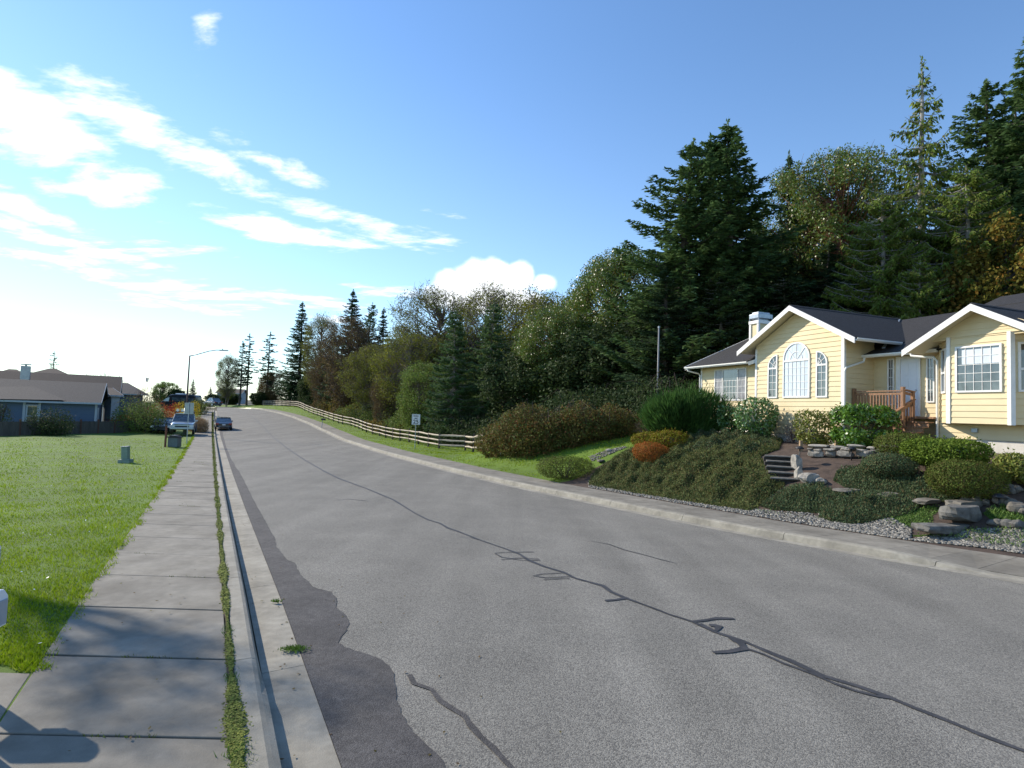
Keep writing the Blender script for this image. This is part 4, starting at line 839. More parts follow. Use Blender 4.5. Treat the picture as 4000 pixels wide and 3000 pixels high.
# ------------------------------------------------------------------ shrubs and ground cover
def gq(x, y): return gp(x * S2, y * S2)            # 2212-wide reading of the photograph
c6 = lambda x, y: (3200 + .4219 * x, 1550 + .4219 * y)
c5 = lambda x, y: (2300 + .4521 * x, 1550 + .4521 * y)
def shrub(name, u, vb, D, wpx, hpx, n, lf, lw, leaf, label, cat='shrub', group=None, depth=None, style='leaf', boxy=2.0, bumps=.12, seed=0, vtop=None, stem='bark', under=.0, inner=.55):
    """u, vb: photo position of the foot; wpx, hpx: its size in photo pixels; D: distance"""
    r = np.random.default_rng(seed + int(u)); p = at(u, vb, D) if D else gp(u, vb); D = p[1]; g = T(p[0], p[1]) if D else p[2]
    Rx = wpx / 2222.0 * D / 2; H = hpx / 2222.0 * D; H = p[2] + H - g if D else H; Ry = depth or Rx
    k = int(n); d = randdir(k, r); lob = randdir(12, r); la = r.uniform(-bumps, bumps, 12)
    rad = np.where(r.random(k) < .72, r.uniform(.86, 1.04, k), r.uniform(inner, .9, k))
    e = 2.0 / boxy; dd = np.sign(d) * np.abs(d) ** e if boxy != 2 else d.copy()
    if boxy != 2: dd = dd / np.maximum(np.linalg.norm(dd, axis=1) ** .0, 1)[:, None]
    sc = 1 + sum(la[i] * np.clip(d @ lob[i], 0, 1) ** 3 * 1.5 for i in range(12))
    c = dd * (rad * sc)[:, None] * [Rx, Ry, H / 2 * (1 - under)] ; c[:, 2] += H / 2 * (1 + under)
    c[:, 2] = np.maximum(c[:, 2], r.uniform(.0, .08, k))
    if style == 'spike':
        far_ = r.random(k) < .35; c[far_] += (d * r.uniform(.02, .30, k)[:, None] * (1 + .8 * np.sin(d[:, 0] * 9 + d[:, 1] * 7))[:, None])[far_]
    if style == 'leaf': ax = randdir(k, r) + d * .5; no = d * .8 + randdir(k, r) * .7 + [0, 0, .3]
    elif style == 'spike': ax = d * .8 + [0, 0, .9] + randdir(k, r) * .35; no = randdir(k, r)
    else: ax = randdir(k, r) + d * .15; no = d + randdir(k, r) * .45
    stray = r.random(k) < .05; c[stray] += (d * r.uniform(.03, .13, k)[:, None] + [0, 0, .02])[stray]
    V, Fc = cards(c, ax, no, lf * r.uniform(.6, 1.35, k), lw * r.uniform(.7, 1.3, k))
    o = empty(name, (p[0], p[1], g), 0, label, cat, group)
    npmesh('foliage', V, Fc, MT[leaf], o)
    tb = Tubes(4)
    for i in range(14):
        a = r.uniform(0, 6.28); e_ = np.array([math.cos(a) * Rx * r.uniform(.3, .8), math.sin(a) * Ry * r.uniform(.3, .8), H * r.uniform(.5, .85)]); tb.add([[e_[0] * .05, e_[1] * .05, -.05], e_ * [.5, .5, .6], e_], [.02, .014, .006])
    npmesh('stem', *tb.out(), MT[stem], o)
    return o
# against the house
shrub('broom_bush', 2670, 1716, None, 285, 172, 18000, .34, .035, 'broom', 'big feathery dark green broom bush at the left end of the house', style='spike', depth=1.25, bumps=.3)
shrub('rhododendron_bush', 2848, 1716, None, 104, 118, 1500, .16, .065, 'rhodo', 'smaller rhododendron of the pair below the wide sliding window', bumps=.22)
shrub('rhododendron_bush', 2966, 1726, None, 150, 160, 2500, .17, .07, 'rhodo', 'large glossy rhododendron standing before the corner board', bumps=.22)
shrub('rhododendron_bush', 3193, 1746, None, 138, 130, 2700, .12, .055, 'rhodo_gold', 'yellowish box shaped rhododendron under the arched windows', boxy=2.8)
shrub('dead_shrub', 3100, 1732, None, 60, 72, 1400, .11, .014, 'twig', 'brown bare twiggy shrub beside the yellowish rhododendron', style='spike')
shrub('laurel_bush', 3374, 1756, None, 240, 178, 6000, .14, .065, 'laurel', 'bright green box shaped laurel in front of the porch rail', boxy=4.2, depth=.85, bumps=.15)
# clipped mounds on the terrace
shrub('clipped_mound', 3545, 1792, None, 215, 100, 11000, .05, .03, 'clipped', 'smooth clipped green mound half hidden at the foot of the porch steps', style='skin', boxy=2.2, bumps=.03)
shrub('azalea_bush', 3690, 1846, None, 280, 150, 9000, .085, .045, 'clipped_bright', 'bright green clipped azalea in front of the bay', bumps=.10, boxy=2.3, under=.12)
shrub('clipped_mound', 3466, 1868, None, 190, 96, 9000, .055, .03, 'juniper', 'dark clipped mound on the soil below the stone wall end', style='skin', bumps=.07)
shrub('clipped_mound', 3768, 1945, None, 250, 148, 14000, .045, .028, 'clipped', 'wide reddish green clipped mound below the bay', style='skin', boxy=2.2, bumps=.04)
shrub('rhododendron_bush', 3960, 1898, None, 160, 125, 4200, .095, .045, 'rhodo_gold', 'yellow green leafy bush at the edge of the picture above small stones', bumps=.15)
shrub('clipped_mound', 2210, 1872, None, 228, 88, 11000, .05, .028, 'clipped', 'dark low mound at the foot of the grass bank by the pavement', style='skin', boxy=2.2, bumps=.04, depth=.8)
shrub('heather_bush', 2548, 1806, None, 142, 76, 9000, .05, .03, 'heath_orange', 'rusty orange ball shaped heather on the bank', style='skin', bumps=.1)
shrub('azalea_bush', 2530, 1752, None, 135, 68, 3600, .085, .045, 'azalea_gold', 'yellow and red azalea behind the orange heather')
shrub('azalea_bush', 2620, 1755, None, 150, 76, 3600, .085, .045, 'azalea_gold', 'golden green azalea right of the orange heather', bumps=.15)
# small plants between
# creeping cover over the bank: patches as stuff
def cover(name, poly, leaf, n, lf, lw, hh, label, cat='ground cover', seed=1, mound=.35, px=True, flop=.4, freq=(2.2, 3.1)):
    r = np.random.default_rng(seed); P = np.array([gp(*p)[:2] for p in poly]) if px else np.array(poly)
    lo, hi = P.min(0), P.max(0); pts = []
    def inside(q):
        res = np.zeros(len(q), bool); j = len(P) - 1
        for i in range(len(P)):
            c = ((P[i, 1] > q[:, 1]) != (P[j, 1] > q[:, 1])) & (q[:, 0] < (P[j, 0] - P[i, 0]) * (q[:, 1] - P[i, 1]) / (P[j, 1] - P[i, 1] + 1e-12) + P[i, 0]); res ^= c; j = i
        return res
    def dist(q):
        dm = np.full(len(q), 1e9)
        for i in range(len(P)):
            a, b_ = P[i], P[(i + 1) % len(P)]; ab = b_ - a; t = np.clip(((q - a) @ ab) / (ab @ ab + 1e-9), 0, 1); dm = np.minimum(dm, np.linalg.norm(q - (a + t[:, None] * ab), axis=1))
        return dm
    q = lo + r.random((int(n * 3.2), 2)) * (hi - lo); q = q[inside(q)][:n]; dm = dist(q)
    ph = r.uniform(0, 6, 6); hfun = sum(np.sin(q[:, 0] * fx + q[:, 1] * fy + p_) for fx, fy, p_ in ((freq[0], 1.3, ph[0]), (-1.7, freq[1], ph[1]), (3.9, -2.7, ph[2]), (5.3, 4.1, ph[3]))) / 4
    hf2 = sum(np.sin(q[:, 0] * fx + q[:, 1] * fy + p_) for fx, fy, p_ in ((7.1, 5.2, ph[4]), (-6.3, 8.4, ph[5]), (11, -4, ph[0]))) / 3
    h = (mound * (.55 + .5 * hfun + .30 * hf2)) * np.minimum(1, dm / .8) ** .8 + hh * .3
    k = len(q); z = terr(q[:, 0], q[:, 1]) + h * np.where(r.random(k) < .75, r.uniform(.86, 1.05, k), r.uniform(.2, .9, k))
    c = np.column_stack([q, z]); ax = randdir(k, r) * [1, 1, .55] + [0, 0, .25]; no = randdir(k, r) * .7 + [-.25, -.3, .8]
    up_ = r.random(k) < .06; c[up_, 2] += r.uniform(.02, .12, up_.sum()); ax[up_, 2] += 1.2
    V, Fc = cards(c, ax, no, lf * r.uniform(.6, 1.4, k), lw * r.uniform(.7, 1.3, k))
    o = npmesh(name, V, Fc, MT[leaf]); return tag(o, label, cat, kind='stuff')
cover('ground_cover', [c5(0, 735), c5(60, 640), c5(380, 450), c5(900, 370), c5(1700, 370), c5(1640, 460), c5(1480, 520), c5(1540, 640), c5(1700, 760), c5(1500, 920), c5(1400, 995), c5(900, 920), c5(400, 838), c5(0, 768)], 'cotoneaster', 190000, .07, .032, .1, 'olive and russet creeping cotoneaster covering the whole bank', seed=3, mound=.42)
cover('ground_cover', [c5(780, 380), c5(1100, 365), c5(1640, 380), c5(1620, 450), c5(1480, 500), c5(1300, 560), c5(1000, 520), c5(740, 560)], 'juniper', 40000, .08, .035, .15, 'darker bluish juniper on the crown of the bank', seed=5, mound=.5)
cover('ground_cover', [c6(0, 960), c6(180, 890), c6(480, 900), c6(740, 940), c6(960, 985), c6(880, 1070), c6(640, 1135), c6(300, 1190), c6(100, 1165), c6(0, 1125)], 'juniper', 50000, .065, .028, .12, 'dark bluish juniper mat beside the white pebbles', seed=7, mound=.38)
cover('ground_cover', [c5(1480, 950), c5(1700, 800), c5(2000, 760), c5(2150, 860), c5(2150, 1020), c5(1900, 1005), c5(1600, 985)], 'juniper', 36000, .065, .028, .12, 'reddish green juniper mat below the garden steps', seed=9, mound=.36)
cover('ground_cover', [c6(130, 780), c6(180, 690), c6(400, 660), c6(760, 720), c6(1000, 770), c6(1250, 850), c6(1400, 930), c6(1180, 985), c6(900, 945), c6(560, 890), c6(250, 850)], 'juniper', 50000, .065, .028, .12, 'dark low juniper along the upper slab path', seed=11, mound=.30)
cover('low_weeds', [c5(0, 740), c5(0, 760), c5(900, 915), c5(1400, 1000), c5(2100, 1100), c5(2212, 1120), c5(2212, 1095), c5(1500, 975), c5(900, 890)], 'weed', 9000, .06, .02, .03, 'small green weeds growing through the pebble strip', 'weeds', seed=12, mound=.03)
cover('low_weeds', [c6(560, 1190), c6(700, 1090), c6(1000, 1010), c6(1160, 1030), c6(1050, 1100), c6(1060, 1180), c6(820, 1230)], 'weed', 3500, .06, .02, .03, 'low green weeds between the pebbles and the rock slabs', 'weeds', seed=13, mound=.03)
cover('low_weeds', [c6(1520, 1080), c6(1700, 1020), c6(1896, 1100), c6(1896, 1190), c6(1600, 1150)], 'weed', 5000, .07, .02, .05, 'bright green weeds behind the big rock slab', 'weeds', seed=15, mound=.08)
cover('low_weeds', [c6(830, 1290), c6(1100, 1270), c6(1500, 1230), c6(1896, 1240), c6(1896, 1420), c6(1500, 1370), c6(1080, 1310)], 'weed', 9000, .06, .018, .03, 'green weeds among the pebbles at the driveway corner', 'weeds', seed=16, mound=.03)
# pebbles along the pavement
def pebbles(name, poly, n, label, seed, rmin=.014, rmax=.045, m='pebble'):
    r = np.random.default_rng(seed); P = np.array([gp(*p)[:2] for p in poly]); lo, hi = P.min(0), P.max(0); q = lo + r.random((n * 5, 2)) * (hi - lo)
    res = np.zeros(len(q), bool); j = len(P) - 1
    for i in range(len(P)):
        c = ((P[i, 1] > q[:, 1]) != (P[j, 1] > q[:, 1])) & (q[:, 0] < (P[j, 0] - P[i, 0]) * (q[:, 1] - P[i, 1]) / (P[j, 1] - P[i, 1] + 1e-12) + P[i, 0]); res ^= c; j = i
    q = q[res]; sq, lq = xy2sl(q[:, 0], q[:, 1]); q = q[lq > Rr(sq) + SWR + .03][:n]; k = len(q); rad = r.uniform(rmin, rmax, k); cen = np.column_stack([q, terr(q[:, 0], q[:, 1]) + rad * .4])
    base_ = np.array([[1, 0, 0], [0, 1, 0], [-1, 0, 0], [0, -1, 0], [.6, .6, .75], [-.6, .6, .75], [-.6, -.6, .75], [.6, -.6, .75]]); fb = np.array([[0, 1, 4, 4], [1, 5, 4, 4], [1, 2, 5, 5], [2, 6, 5, 5], [2, 3, 6, 6], [3, 7, 6, 6], [3, 0, 7, 7], [0, 4, 7, 7], [4, 5, 6, 7]])
    fb = [[0, 1, 4], [1, 5, 4], [1, 2, 5], [2, 6, 5], [2, 3, 6], [3, 7, 6], [3, 0, 7], [0, 4, 7], [4, 5, 6], [4, 6, 7]]
    V = cen[:, None] + base_[None] * rad[:, None, None] * r.uniform(.6, 1.3, (k, 1, 3)) * [1, 1, .7] + r.normal(0, .1, (k, 8, 3)) * rad[:, None, None]
    Fc = np.array(fb)[None] + (np.arange(k) * 8)[:, None, None]; o = npmesh(name, V.reshape(-1, 3), Fc.reshape(-1, 3), MT[m], smooth=True); tag(o, label, 'pebbles', kind='stuff')
pebbles('pebbles', [c5(0, 735), c5(0, 800), c5(400, 880), c5(900, 955), c5(1380, 1040), c5(2212, 1185), c5(2212, 1085), c5(1900, 1010), c5(1500, 980), c5(1380, 970), c5(900, 880), c5(400, 800)], 11000, 'pale pebbles in a strip along the pavement below the bank', 21)
pebbles('pebbles', [c6(0, 1200), c6(600, 1305), c6(840, 1330), c6(860, 1230), c6(640, 1110), c6(300, 1150), c6(100, 1105), c6(0, 1085)], 5000, 'white pebbles between juniper mat and pavement', 22)
pebbles('pebbles', [c6(840, 1330), c6(1100, 1360), c6(1500, 1400), c6(1896, 1460), c6(1896, 1230), c6(1500, 1230), c6(1100, 1280)], 5000, 'pebbles at the driveway corner below the rock slabs', 23)
pebbles('pebbles', [c5(0, 520), c5(30, 560), c5(180, 500), c5(330, 440), c5(300, 430), c5(140, 470)], 500, 'grey gravel edging beside the grass bank', 24, .02, .05)
# rocks
def rock(name, c, size, rz, m, label, cat='rock', group=None, seed=0, flat=.0, sub=3, tilt=0):
    r = np.random.default_rng(seed + int(abs(c[0] * 100))); import bmesh
    bm = bmesh.new(); bmesh.ops.create_cube(bm, size=2); bmesh.ops.subdivide_edges(bm, edges=bm.edges[:], cuts=4, use_grid_fill=True); off = r.uniform(-9, 9, 3); cuts = [(Vector(randdir(1, r)[0]), r.uniform(.62, .9)) for _ in range(7)]
    from mathutils import noise
    for v in bm.verts:
        d = v.co.normalized(); v.co = d * (1 - flat) + v.co * flat * .8
        for n_, k in cuts:
            e = v.co.dot(n_) - k
            if e > 0: v.co -= n_ * e * .85
        nn = noise.noise_vector(v.co * 1.6 + Vector(off)) * .10 + noise.noise_vector(v.co * 4.5 + Vector(off)) * .045; v.co += nn
        v.co.x *= size[0]; v.co.y *= size[1]; v.co.z *= size[2]
    me = bpy.data.meshes.new(name); bm.to_mesh(me); bm.free(); me.materials.append(MT[m]); o = bpy.data.objects.new(name, me); COL.objects.link(o)
    o.location = c; o.rotation_euler = (tilt, 0, rz); return tag(o, label, cat, group)
def rk(pos, w, h, dp, rz, m, label, name='rock', group=None, cat='rock', flat=0, seed=0, up=.35, tilt=0):
    p = gp(*pos); return rock(name, (p[0], p[1], p[2] + h * up), (w / 2, dp / 2, h / 2), rz, m, label, cat, group, seed, flat, tilt=tilt)
rk(c6(1300, 1165), 1.4, .50, .7, .35, 'stone_grey', 'big flat grey slab with a dark hollow under it near the driveway', flat=.75, up=.45)
rk(c6(1150, 1262), 1.8, .30, .75, .3, 'stone_grey', 'long flat slab lying lowest beside the pavement pebbles', flat=.8, up=.35)
rk(c6(1370, 1045), 1.3, .26, .5, .35, 'stone', 'squared stone step above the big flat slab', 'stone_step', cat='step', flat=.95, up=.45)
rk(c6(1030, 985), 1.05, .16, .5, .35, 'stone', 'thin slab at the end of the upper path', flat=.85); rk(c6(660, 925), .9, .16, .45, .35, 'stone', 'thin slab in the middle of the upper path', flat=.85); rk(c6(280, 885), 1.1, .14, .5, .3, 'stone', 'thin slab at the left end of the upper path', flat=.85)
for i, (x, y, w) in enumerate([(1355, 985, .30), (1455, 985, .33), (1545, 1000, .24)]): rk(c6(x, y), w, w * .7, w * .8, i, 'stone', ['rounded stone left of three behind the squared step', 'pointed stone middle of three behind the squared step', 'small round stone next to the garden lamp'][i], 'garden_stone')
for i, (x, y, w) in enumerate([(1690, 995, .42), (1770, 1010, .38), (1830, 1040, .34), (1850, 1075, .5), (1890, 1090, .35)]): rk(c6(x, y), w, w * .7, w * .8, i, 'stone', 'grey stone in the curved edging behind the green weeds', 'garden_stone', 'edging stones behind the weeds')
for i, (x, y, w) in enumerate([(1600, 1185, .26), (1655, 1190, .3), (1740, 1205, .36), (1840, 1215, .4)]): rk(c6(x, y), w, w * .6, w * .8, i, 'stone_grey', 'low grey stone in the edging right of the big slab', 'garden_stone', 'edging stones right of the slab')
for i, (x, y, w) in enumerate([(1650, 870, .24), (1700, 880, .26), (1770, 890, .34), (1840, 885, .28)]): rk(c6(x, y), w, w * .8, w * .8, i, 'stone', 'round stone in the short row under the yellow green bush', 'garden_stone', 'stones under the yellow green bush')
rk(c5(1905, 750), .75, .42, .5, .3, 'stone_pale', 'pale pointed boulder beside the lowest garden step', 'boulder', up=.35, flat=.3)
rk(c5(2005, 755), .4, .24, .35, .9, 'stone_pale', 'small pale boulder leaning on the pointed boulder', 'boulder', up=.4)
rk(c5(1812, 712), .24, .5, .25, .2, 'stone_pale', 'upright pale stone at the lower garden steps', 'standing_stone', up=.4, flat=.9)
rk(c5(1795, 628), .34, .62, .3, .2, 'stone_pale', 'upright pale stone at the upper garden steps', 'standing_stone', up=.4, flat=.9)
rk(c5(100, 560), .8, .14, .4, 1.2, 'stone', 'flat slab on edge of the gravel by the grass bank', flat=.8)
rk(c5(175, 475), .35, .2, .3, .2, 'stone_pale', 'pale stone at the top of the grass bank gravel', 'garden_stone')
# garden steps
st = gp(*c5(1715, 745)); en = gp(*c5(1650, 535)); dv_ = en[:2] - st[:2]; run = np.linalg.norm(dv_) / 5; ra = math.atan2(dv_[1], dv_[0]); rise_ = (en[2] + .12 - st[2]) / 5
steps = empty('garden_steps', st, ra, 'rough stone garden steps climbing between bank and pale boulder', 'steps')
for i in range(5):
    mb = MB(); j_ = random.uniform(-.04, .04); z = (i + 1) * rise_ - .05; mb.prism([(i * run - .04, -.48 + j_, z), (i * run + run + .05, -.46, z), (i * run + run + .05, .50, z), (i * run - .04, .54 + j_, z)], (0, 0, .05)); mb.build('step', MT['stone_grey'], steps, bevel=.02)
    mb = MB(); mb.box(i * run + .05, i * run + run, -.55, .56, z - rise_ - .1, z - .003); mb.build('riser', MT['stone_shaded'], steps)
# dry stone wall on the terrace
def stonewall(A, B, h, name, label):
    A = np.array(A); B = np.array(B); d = B - A; Ln = np.linalg.norm(d[:2]); u = d[:2] / Ln; n_ = np.array([-u[1], u[0]]); o = None; parts = []
    import bmesh; r = np.random.default_rng(77); V = []; Fc = []; k = 0
    for row, (z0, hh, wm) in enumerate(((0, .26, .40), (.24, .12, .34), (.34, .09, .48))):
        x = 0
        while x < Ln:
            w = wm * r.uniform(.45, 1.7); c = A[:2] + u * (x + w / 2); z = T(*c) + z0 + r.uniform(-.03, .04); q_ = rock('tmp', (0, 0, 0), (w / 2 * 1.06, .17 * r.uniform(.7, 1.2), hh / 2 * r.uniform(.95, 1.35)), 0, 'stone', None, seed=int(r.integers(1e6)), flat=.55)
            co = np.array([v.co[:] for v in q_.data.vertices]); fc = np.array([p.vertices[:] for p in q_.data.polygons]); me = q_.data; bpy.data.objects.remove(q_); bpy.data.meshes.remove(me)
            W3 = np.column_stack([c[0] + co[:, 0] * u[0] + co[:, 1] * n_[0], c[1] + co[:, 0] * u[1] + co[:, 1] * n_[1], z + hh / 2 + co[:, 2]]); V.append(W3); Fc.append(fc + k); k += len(co); x += w
    o = npmesh(name, np.concatenate(V), np.concatenate(Fc), MT['stone_pale']); tag(o, label, 'stone wall'); return o
wa = gp(*c6(-110, 560)); wb = gp(*c6(560, 575)); stonewall(wa, wb, .45, 'stone_wall', 'low dry stone wall of pale rocks holding the terrace before the bushes')
for (x, y) in ((3128, 1755), (3266, 1752), (3437, 1750)):
    p = gp(x, y + 8); mb = MB((p[0], p[1], p[2])); mb.box(p[0] - .05, p[0] + .05, p[1] - .05, p[1] + .05, p[2] - .1, p[2] + .40); o = mb.build('timber_stake', MT['timber'], None, bevel=.006); o.location = p
    tag(o, 'short square timber stake on the stone wall ' + ('under the dead shrub' if x < 3200 else 'between the two box shaped bushes' if x < 3400 else 'right of the laurel'), 'stake')
# garden lamps
def pathlamp(u, v, h, label):
    p = gp(u, v); o = empty('path_lamp', p, 0, label, 'garden lamp'); mb = MB(); mb.tube([(0, 0, -.05), (0, 0, h)], .02, 8); mb.build('stem', MT['black'], o, smooth=True)
    mb = MB(); mb.tube([(0, 0, h - .03), (0, 0, h + .01), (0, 0, h + .05), (0, 0, h + .075)], [.15, .135, .08, .01], 16); mb.build('shade', MT['black'], o, smooth=True)
pathlamp(*c6(1668, 1035), .30, 'black mushroom shaped garden lamp near the squared step'); pathlamp(*c6(775, 765), .12, 'small grey topped garden lamp by the dark mound'); pathlamp(*c6(298, 590), .40, 'thin black garden lamp before the stone wall'); pathlamp(*c5(1820, 600), .62, 'dark capped garden lamp at the top of the garden steps')
# bramble hedge
def mound_cloud(name, pts, leaf, n, lf, lw, label, cat, seed=1, canes=40, stemm='twig_brown', group=None):
    """pts: list of (x, y, radius, height) clumps"""
    r = np.random.default_rng(seed); cx_, cy_ = np.mean([p[0] for p in pts]), np.mean([p[1] for p in pts]); g0 = T(cx_, cy_); L_ = []; tb = Tubes(3); tot = sum(p[2] * p[3] for p in pts)
    for (x, y, R, h) in pts:
        k = int(n * R * h / tot); d = randdir(k, r); rad = np.where(r.random(k) < .7, r.uniform(.85, 1.1, k), r.uniform(.4, .9, k)) * np.where(r.random(k) < .1, r.uniform(1.05, 1.35, k), 1) * (1 + .14 * np.sin(d[:, 0] * 5 + x) * np.sin(d[:, 2] * 6 + y)); g = T(x, y)
        c = d * rad[:, None] * [R, R, h * .55] + [x, y, g + h * .45]; c[:, 2] = np.maximum(c[:, 2], terr(c[:, 0], c[:, 1]) + .03)
        L_.append(cards(c - [cx_, cy_, g0], randdir(k, r), d * .6 + randdir(k, r) * .8 + [0, 0, .3], lf * r.uniform(.6, 1.3, k), lw * r.uniform(.7, 1.3, k)))
    for i in range(canes):
        x, y, R, h = pts[r.integers(len(pts))]; a = r.uniform(0, 6.28); g = T(x, y) - g0; p0 = np.array([x - cx_, y - cy_, g]); rr = R * r.uniform(.7, 1.25)
        tb.add([p0, p0 + [math.cos(a) * rr * .4, math.sin(a) * rr * .4, h * r.uniform(.8, 1.15)], p0 + [math.cos(a) * rr, math.sin(a) * rr, h * r.uniform(.4, 1.0)]], [.015, .01, .005])
    o = empty(name, (cx_, cy_, g0), 0, label, cat, group); npmesh('foliage', *merge(L_), MT[leaf], o); (npmesh('canes', *tb.out(), MT[stemm], o) if canes > 8 else None); return o
hp = []
for (x, yf, yt) in [(1062, 988, 925), (1085, 990, 900), (1115, 992, 888), (1145, 992, 882), (1180, 986, 878), (1212, 978, 878), (1245, 970, 880), (1280, 960, 882), (1315, 952, 882), (1350, 943, 884), (1380, 932, 890)]:
    g = gp(x * S2, yf * S2); R = 1.05; D = g[1] + R * .85; xx = g[0] * D / g[1]; h = at(x * S2, yt * S2, D)[2] - T(xx, D); hp.append((xx, D, R * random.uniform(.85, 1.2), h * random.uniform(.86, 1.12)))
mound_cloud('bramble_hedge', hp, 'bramble_leaf', 42000, .12, .075, 'tangled russet and green bramble hedge at the end of the rail fence', 'hedge', 3, 120)
ex = at(1100 * S2, 1650, 1)[0]
for i, (xx, D, w) in enumerate([(1085, 38, 1.4), (1200, 37, 1.5), (1290, 36, 1.5), (1370, 34, 1.4)]): pass
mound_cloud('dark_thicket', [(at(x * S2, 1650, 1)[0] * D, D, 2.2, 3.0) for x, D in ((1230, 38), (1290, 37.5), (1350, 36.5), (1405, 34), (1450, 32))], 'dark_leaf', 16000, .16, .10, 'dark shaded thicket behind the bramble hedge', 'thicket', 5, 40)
mound_cloud('dry_grass_clump', [(at(1395 * S2, 1650, 1)[0] * 30, 30, .5, .8), (at(1410 * S2, 1650, 1)[0] * 30.5, 30.5, .4, .7)], 'dry_grass', 1500, .3, .02, 'tan dry grass clump at the top of the grass bank', 'grass clump', 6, 5)
# scrub behind the rail fence
for i, (x, D, R, h, lf_, lab) in enumerate([(740, 84, 2.6, 3.4, 'maple_leaf', 'yellow brown scrub by the fence bend far up'), (715, 92, 2.4, 3.0, 'brown_leaf', 'brown scrub above the far fence'), (775, 76, 2.4, 2.8, 'willow_leaf', 'greyish green scrub behind the fence bend'), (815, 68, 2.6, 3.4, 'dark_leaf', 'dark scrub behind the middle of the fence'), (850, 62, 1.8, 1.6, 'maple_leaf', 'low rusty scrub left of the speed limit sign'), (820, 66, 1.4, 1.4, 'maple_leaf', 'low yellow scrub at the fence bend'), (875, 57, 1.6, 2.8, 'willow_leaf', 'yellowish leafy bush just left of the speed limit sign'), (935, 54, 2.6, 3.4, 'willow_leaf', 'green leafy bush just right of the speed limit sign'), (985, 52, 2.6, 3.0, 'dark_leaf', 'dark leafy bush behind the near fence'), (1035, 50, 2.6, 2.6, 'dark_leaf', 'dark bush where the fence meets the brambles'), (1090, 46, 2.4, 2.8, 'dark_leaf', 'dark bush right behind the brambles'), (680, 100, 2.4, 3.2, 'dark_leaf', 'dark scrub under the pointed fir'), (640, 112, 2.4, 3., 'dark_leaf', 'dark scrub at the far end of the fence'), (1030, 47.5, .5, .6, 'maple_leaf', 'small orange weed clump behind the last fence rails')]):
    cl3 = []
    for (du, R2, h2) in ((0, R, h), (R * .8 / D * 1229, R * .8, h * .8), (-R * .7 / D * 1229, R * .8, h * .7)):
        D2 = clearD((x + du) * S2, D, R2); cl3.append((at((x + du) * S2, 1650, 1)[0] * D2, D2, R2, h2))
    mound_cloud('scrub_bush', cl3, lf_, 5200, .17, .10, lab, 'bush', 40 + i, 16)
# ------------------------------------------------------------------ grass blades
def blades(name, xy, h, w, m, label, kind='stuff', seed=3, cat='grass'):
    r = np.random.default_rng(seed); k = len(xy); z = terr(xy[:, 0], xy[:, 1]); a = r.uniform(0, 6.28, k); D = np.maximum(xy[:, 1], 4); w_ = w * np.maximum(1, D / 9) * r.uniform(.7, 1.3, k); h_ = h * r.uniform(.5, 1.3, k) * (.75 + .5 * np.sin(xy[:, 0] * 2.1) * np.sin(xy[:, 1] * 1.7))
    dx = np.cos(a) * w_ / 2; dy = np.sin(a) * w_ / 2; lean = r.normal(0, .55, (k, 2)) * h_[:, None]
    p0 = np.column_stack([xy[:, 0] - dx, xy[:, 1] - dy, z - .01]); p1 = np.column_stack([xy[:, 0] + dx, xy[:, 1] + dy, z - .01]); p2 = np.column_stack([xy[:, 0] + lean[:, 0], xy[:, 1] + lean[:, 1], z + h_])
    V = np.stack([p0, p1, p2], 1).reshape(-1, 3); o = npmesh(name, V, np.arange(3 * k).reshape(-1, 3), MT[m]); return tag(o, label, cat, kind=kind)
r = np.random.default_rng(5)
def lawn_pts(n, ymin, ymax, lmin, lmax, side, keep=None, pw=1.0):
    t = r.random(n); y = 1 / (1 / ymin + t * (1 / ymax - 1 / ymin)) if pw == 1 else ymin * (ymax / ymin) ** t
    x = r.uniform(-.97, .97, n) * y * 1.0; s, l = xy2sl(x, y); edge_ = (-LW + .07 * np.sin(s * 3.1) + .05 * np.sin(s * 7.7) + .03 * np.sin(s * 17)) if side < 0 else Rr(s) + SWR + .02 + .05 * np.sin(s * 5)
    ok = (l < edge_ + r.uniform(-.03, .05, n)) & (y > 5.4 + .06 * np.sin(x * 9)) if side < 0 else (l > edge_) & (l < edge_ + lmax)
    if keep is not None: ok &= keep(x, y, s, l)
    return np.column_stack([x, y])[ok]
def fence_y(x): return 43 + (x + 36) * .62
blades('grass', lawn_pts(420000, 3.6, 62, 0, 0, -1, lambda x, y, s, l: y < np.clip(43 + (x + 36) * .9, 40, 57)), .06, .011, 'grass', 'mown green grass of the lawn beside the pavement')
def strip(x, y, s, l):
    b_ = x * math.cos(TH) + y * math.sin(TH); a_ = -x * math.sin(TH) + y * math.cos(TH); t_ = l - Rr(s) - SWR
    near = (a_ > 23.6 - .55 * np.clip((1.6 - t_), 0, 1.6)) & (s < 44) & (t_ < 11.5); far = (s >= 33) & (t_ < 9)
    return near | far
blades('grass', lawn_pts(420000, 17, 135, 0, 14, 1, strip, 2), .075, .012, 'grass', 'green grass bank between the pavement, the brambles and the rail fence', seed=8)
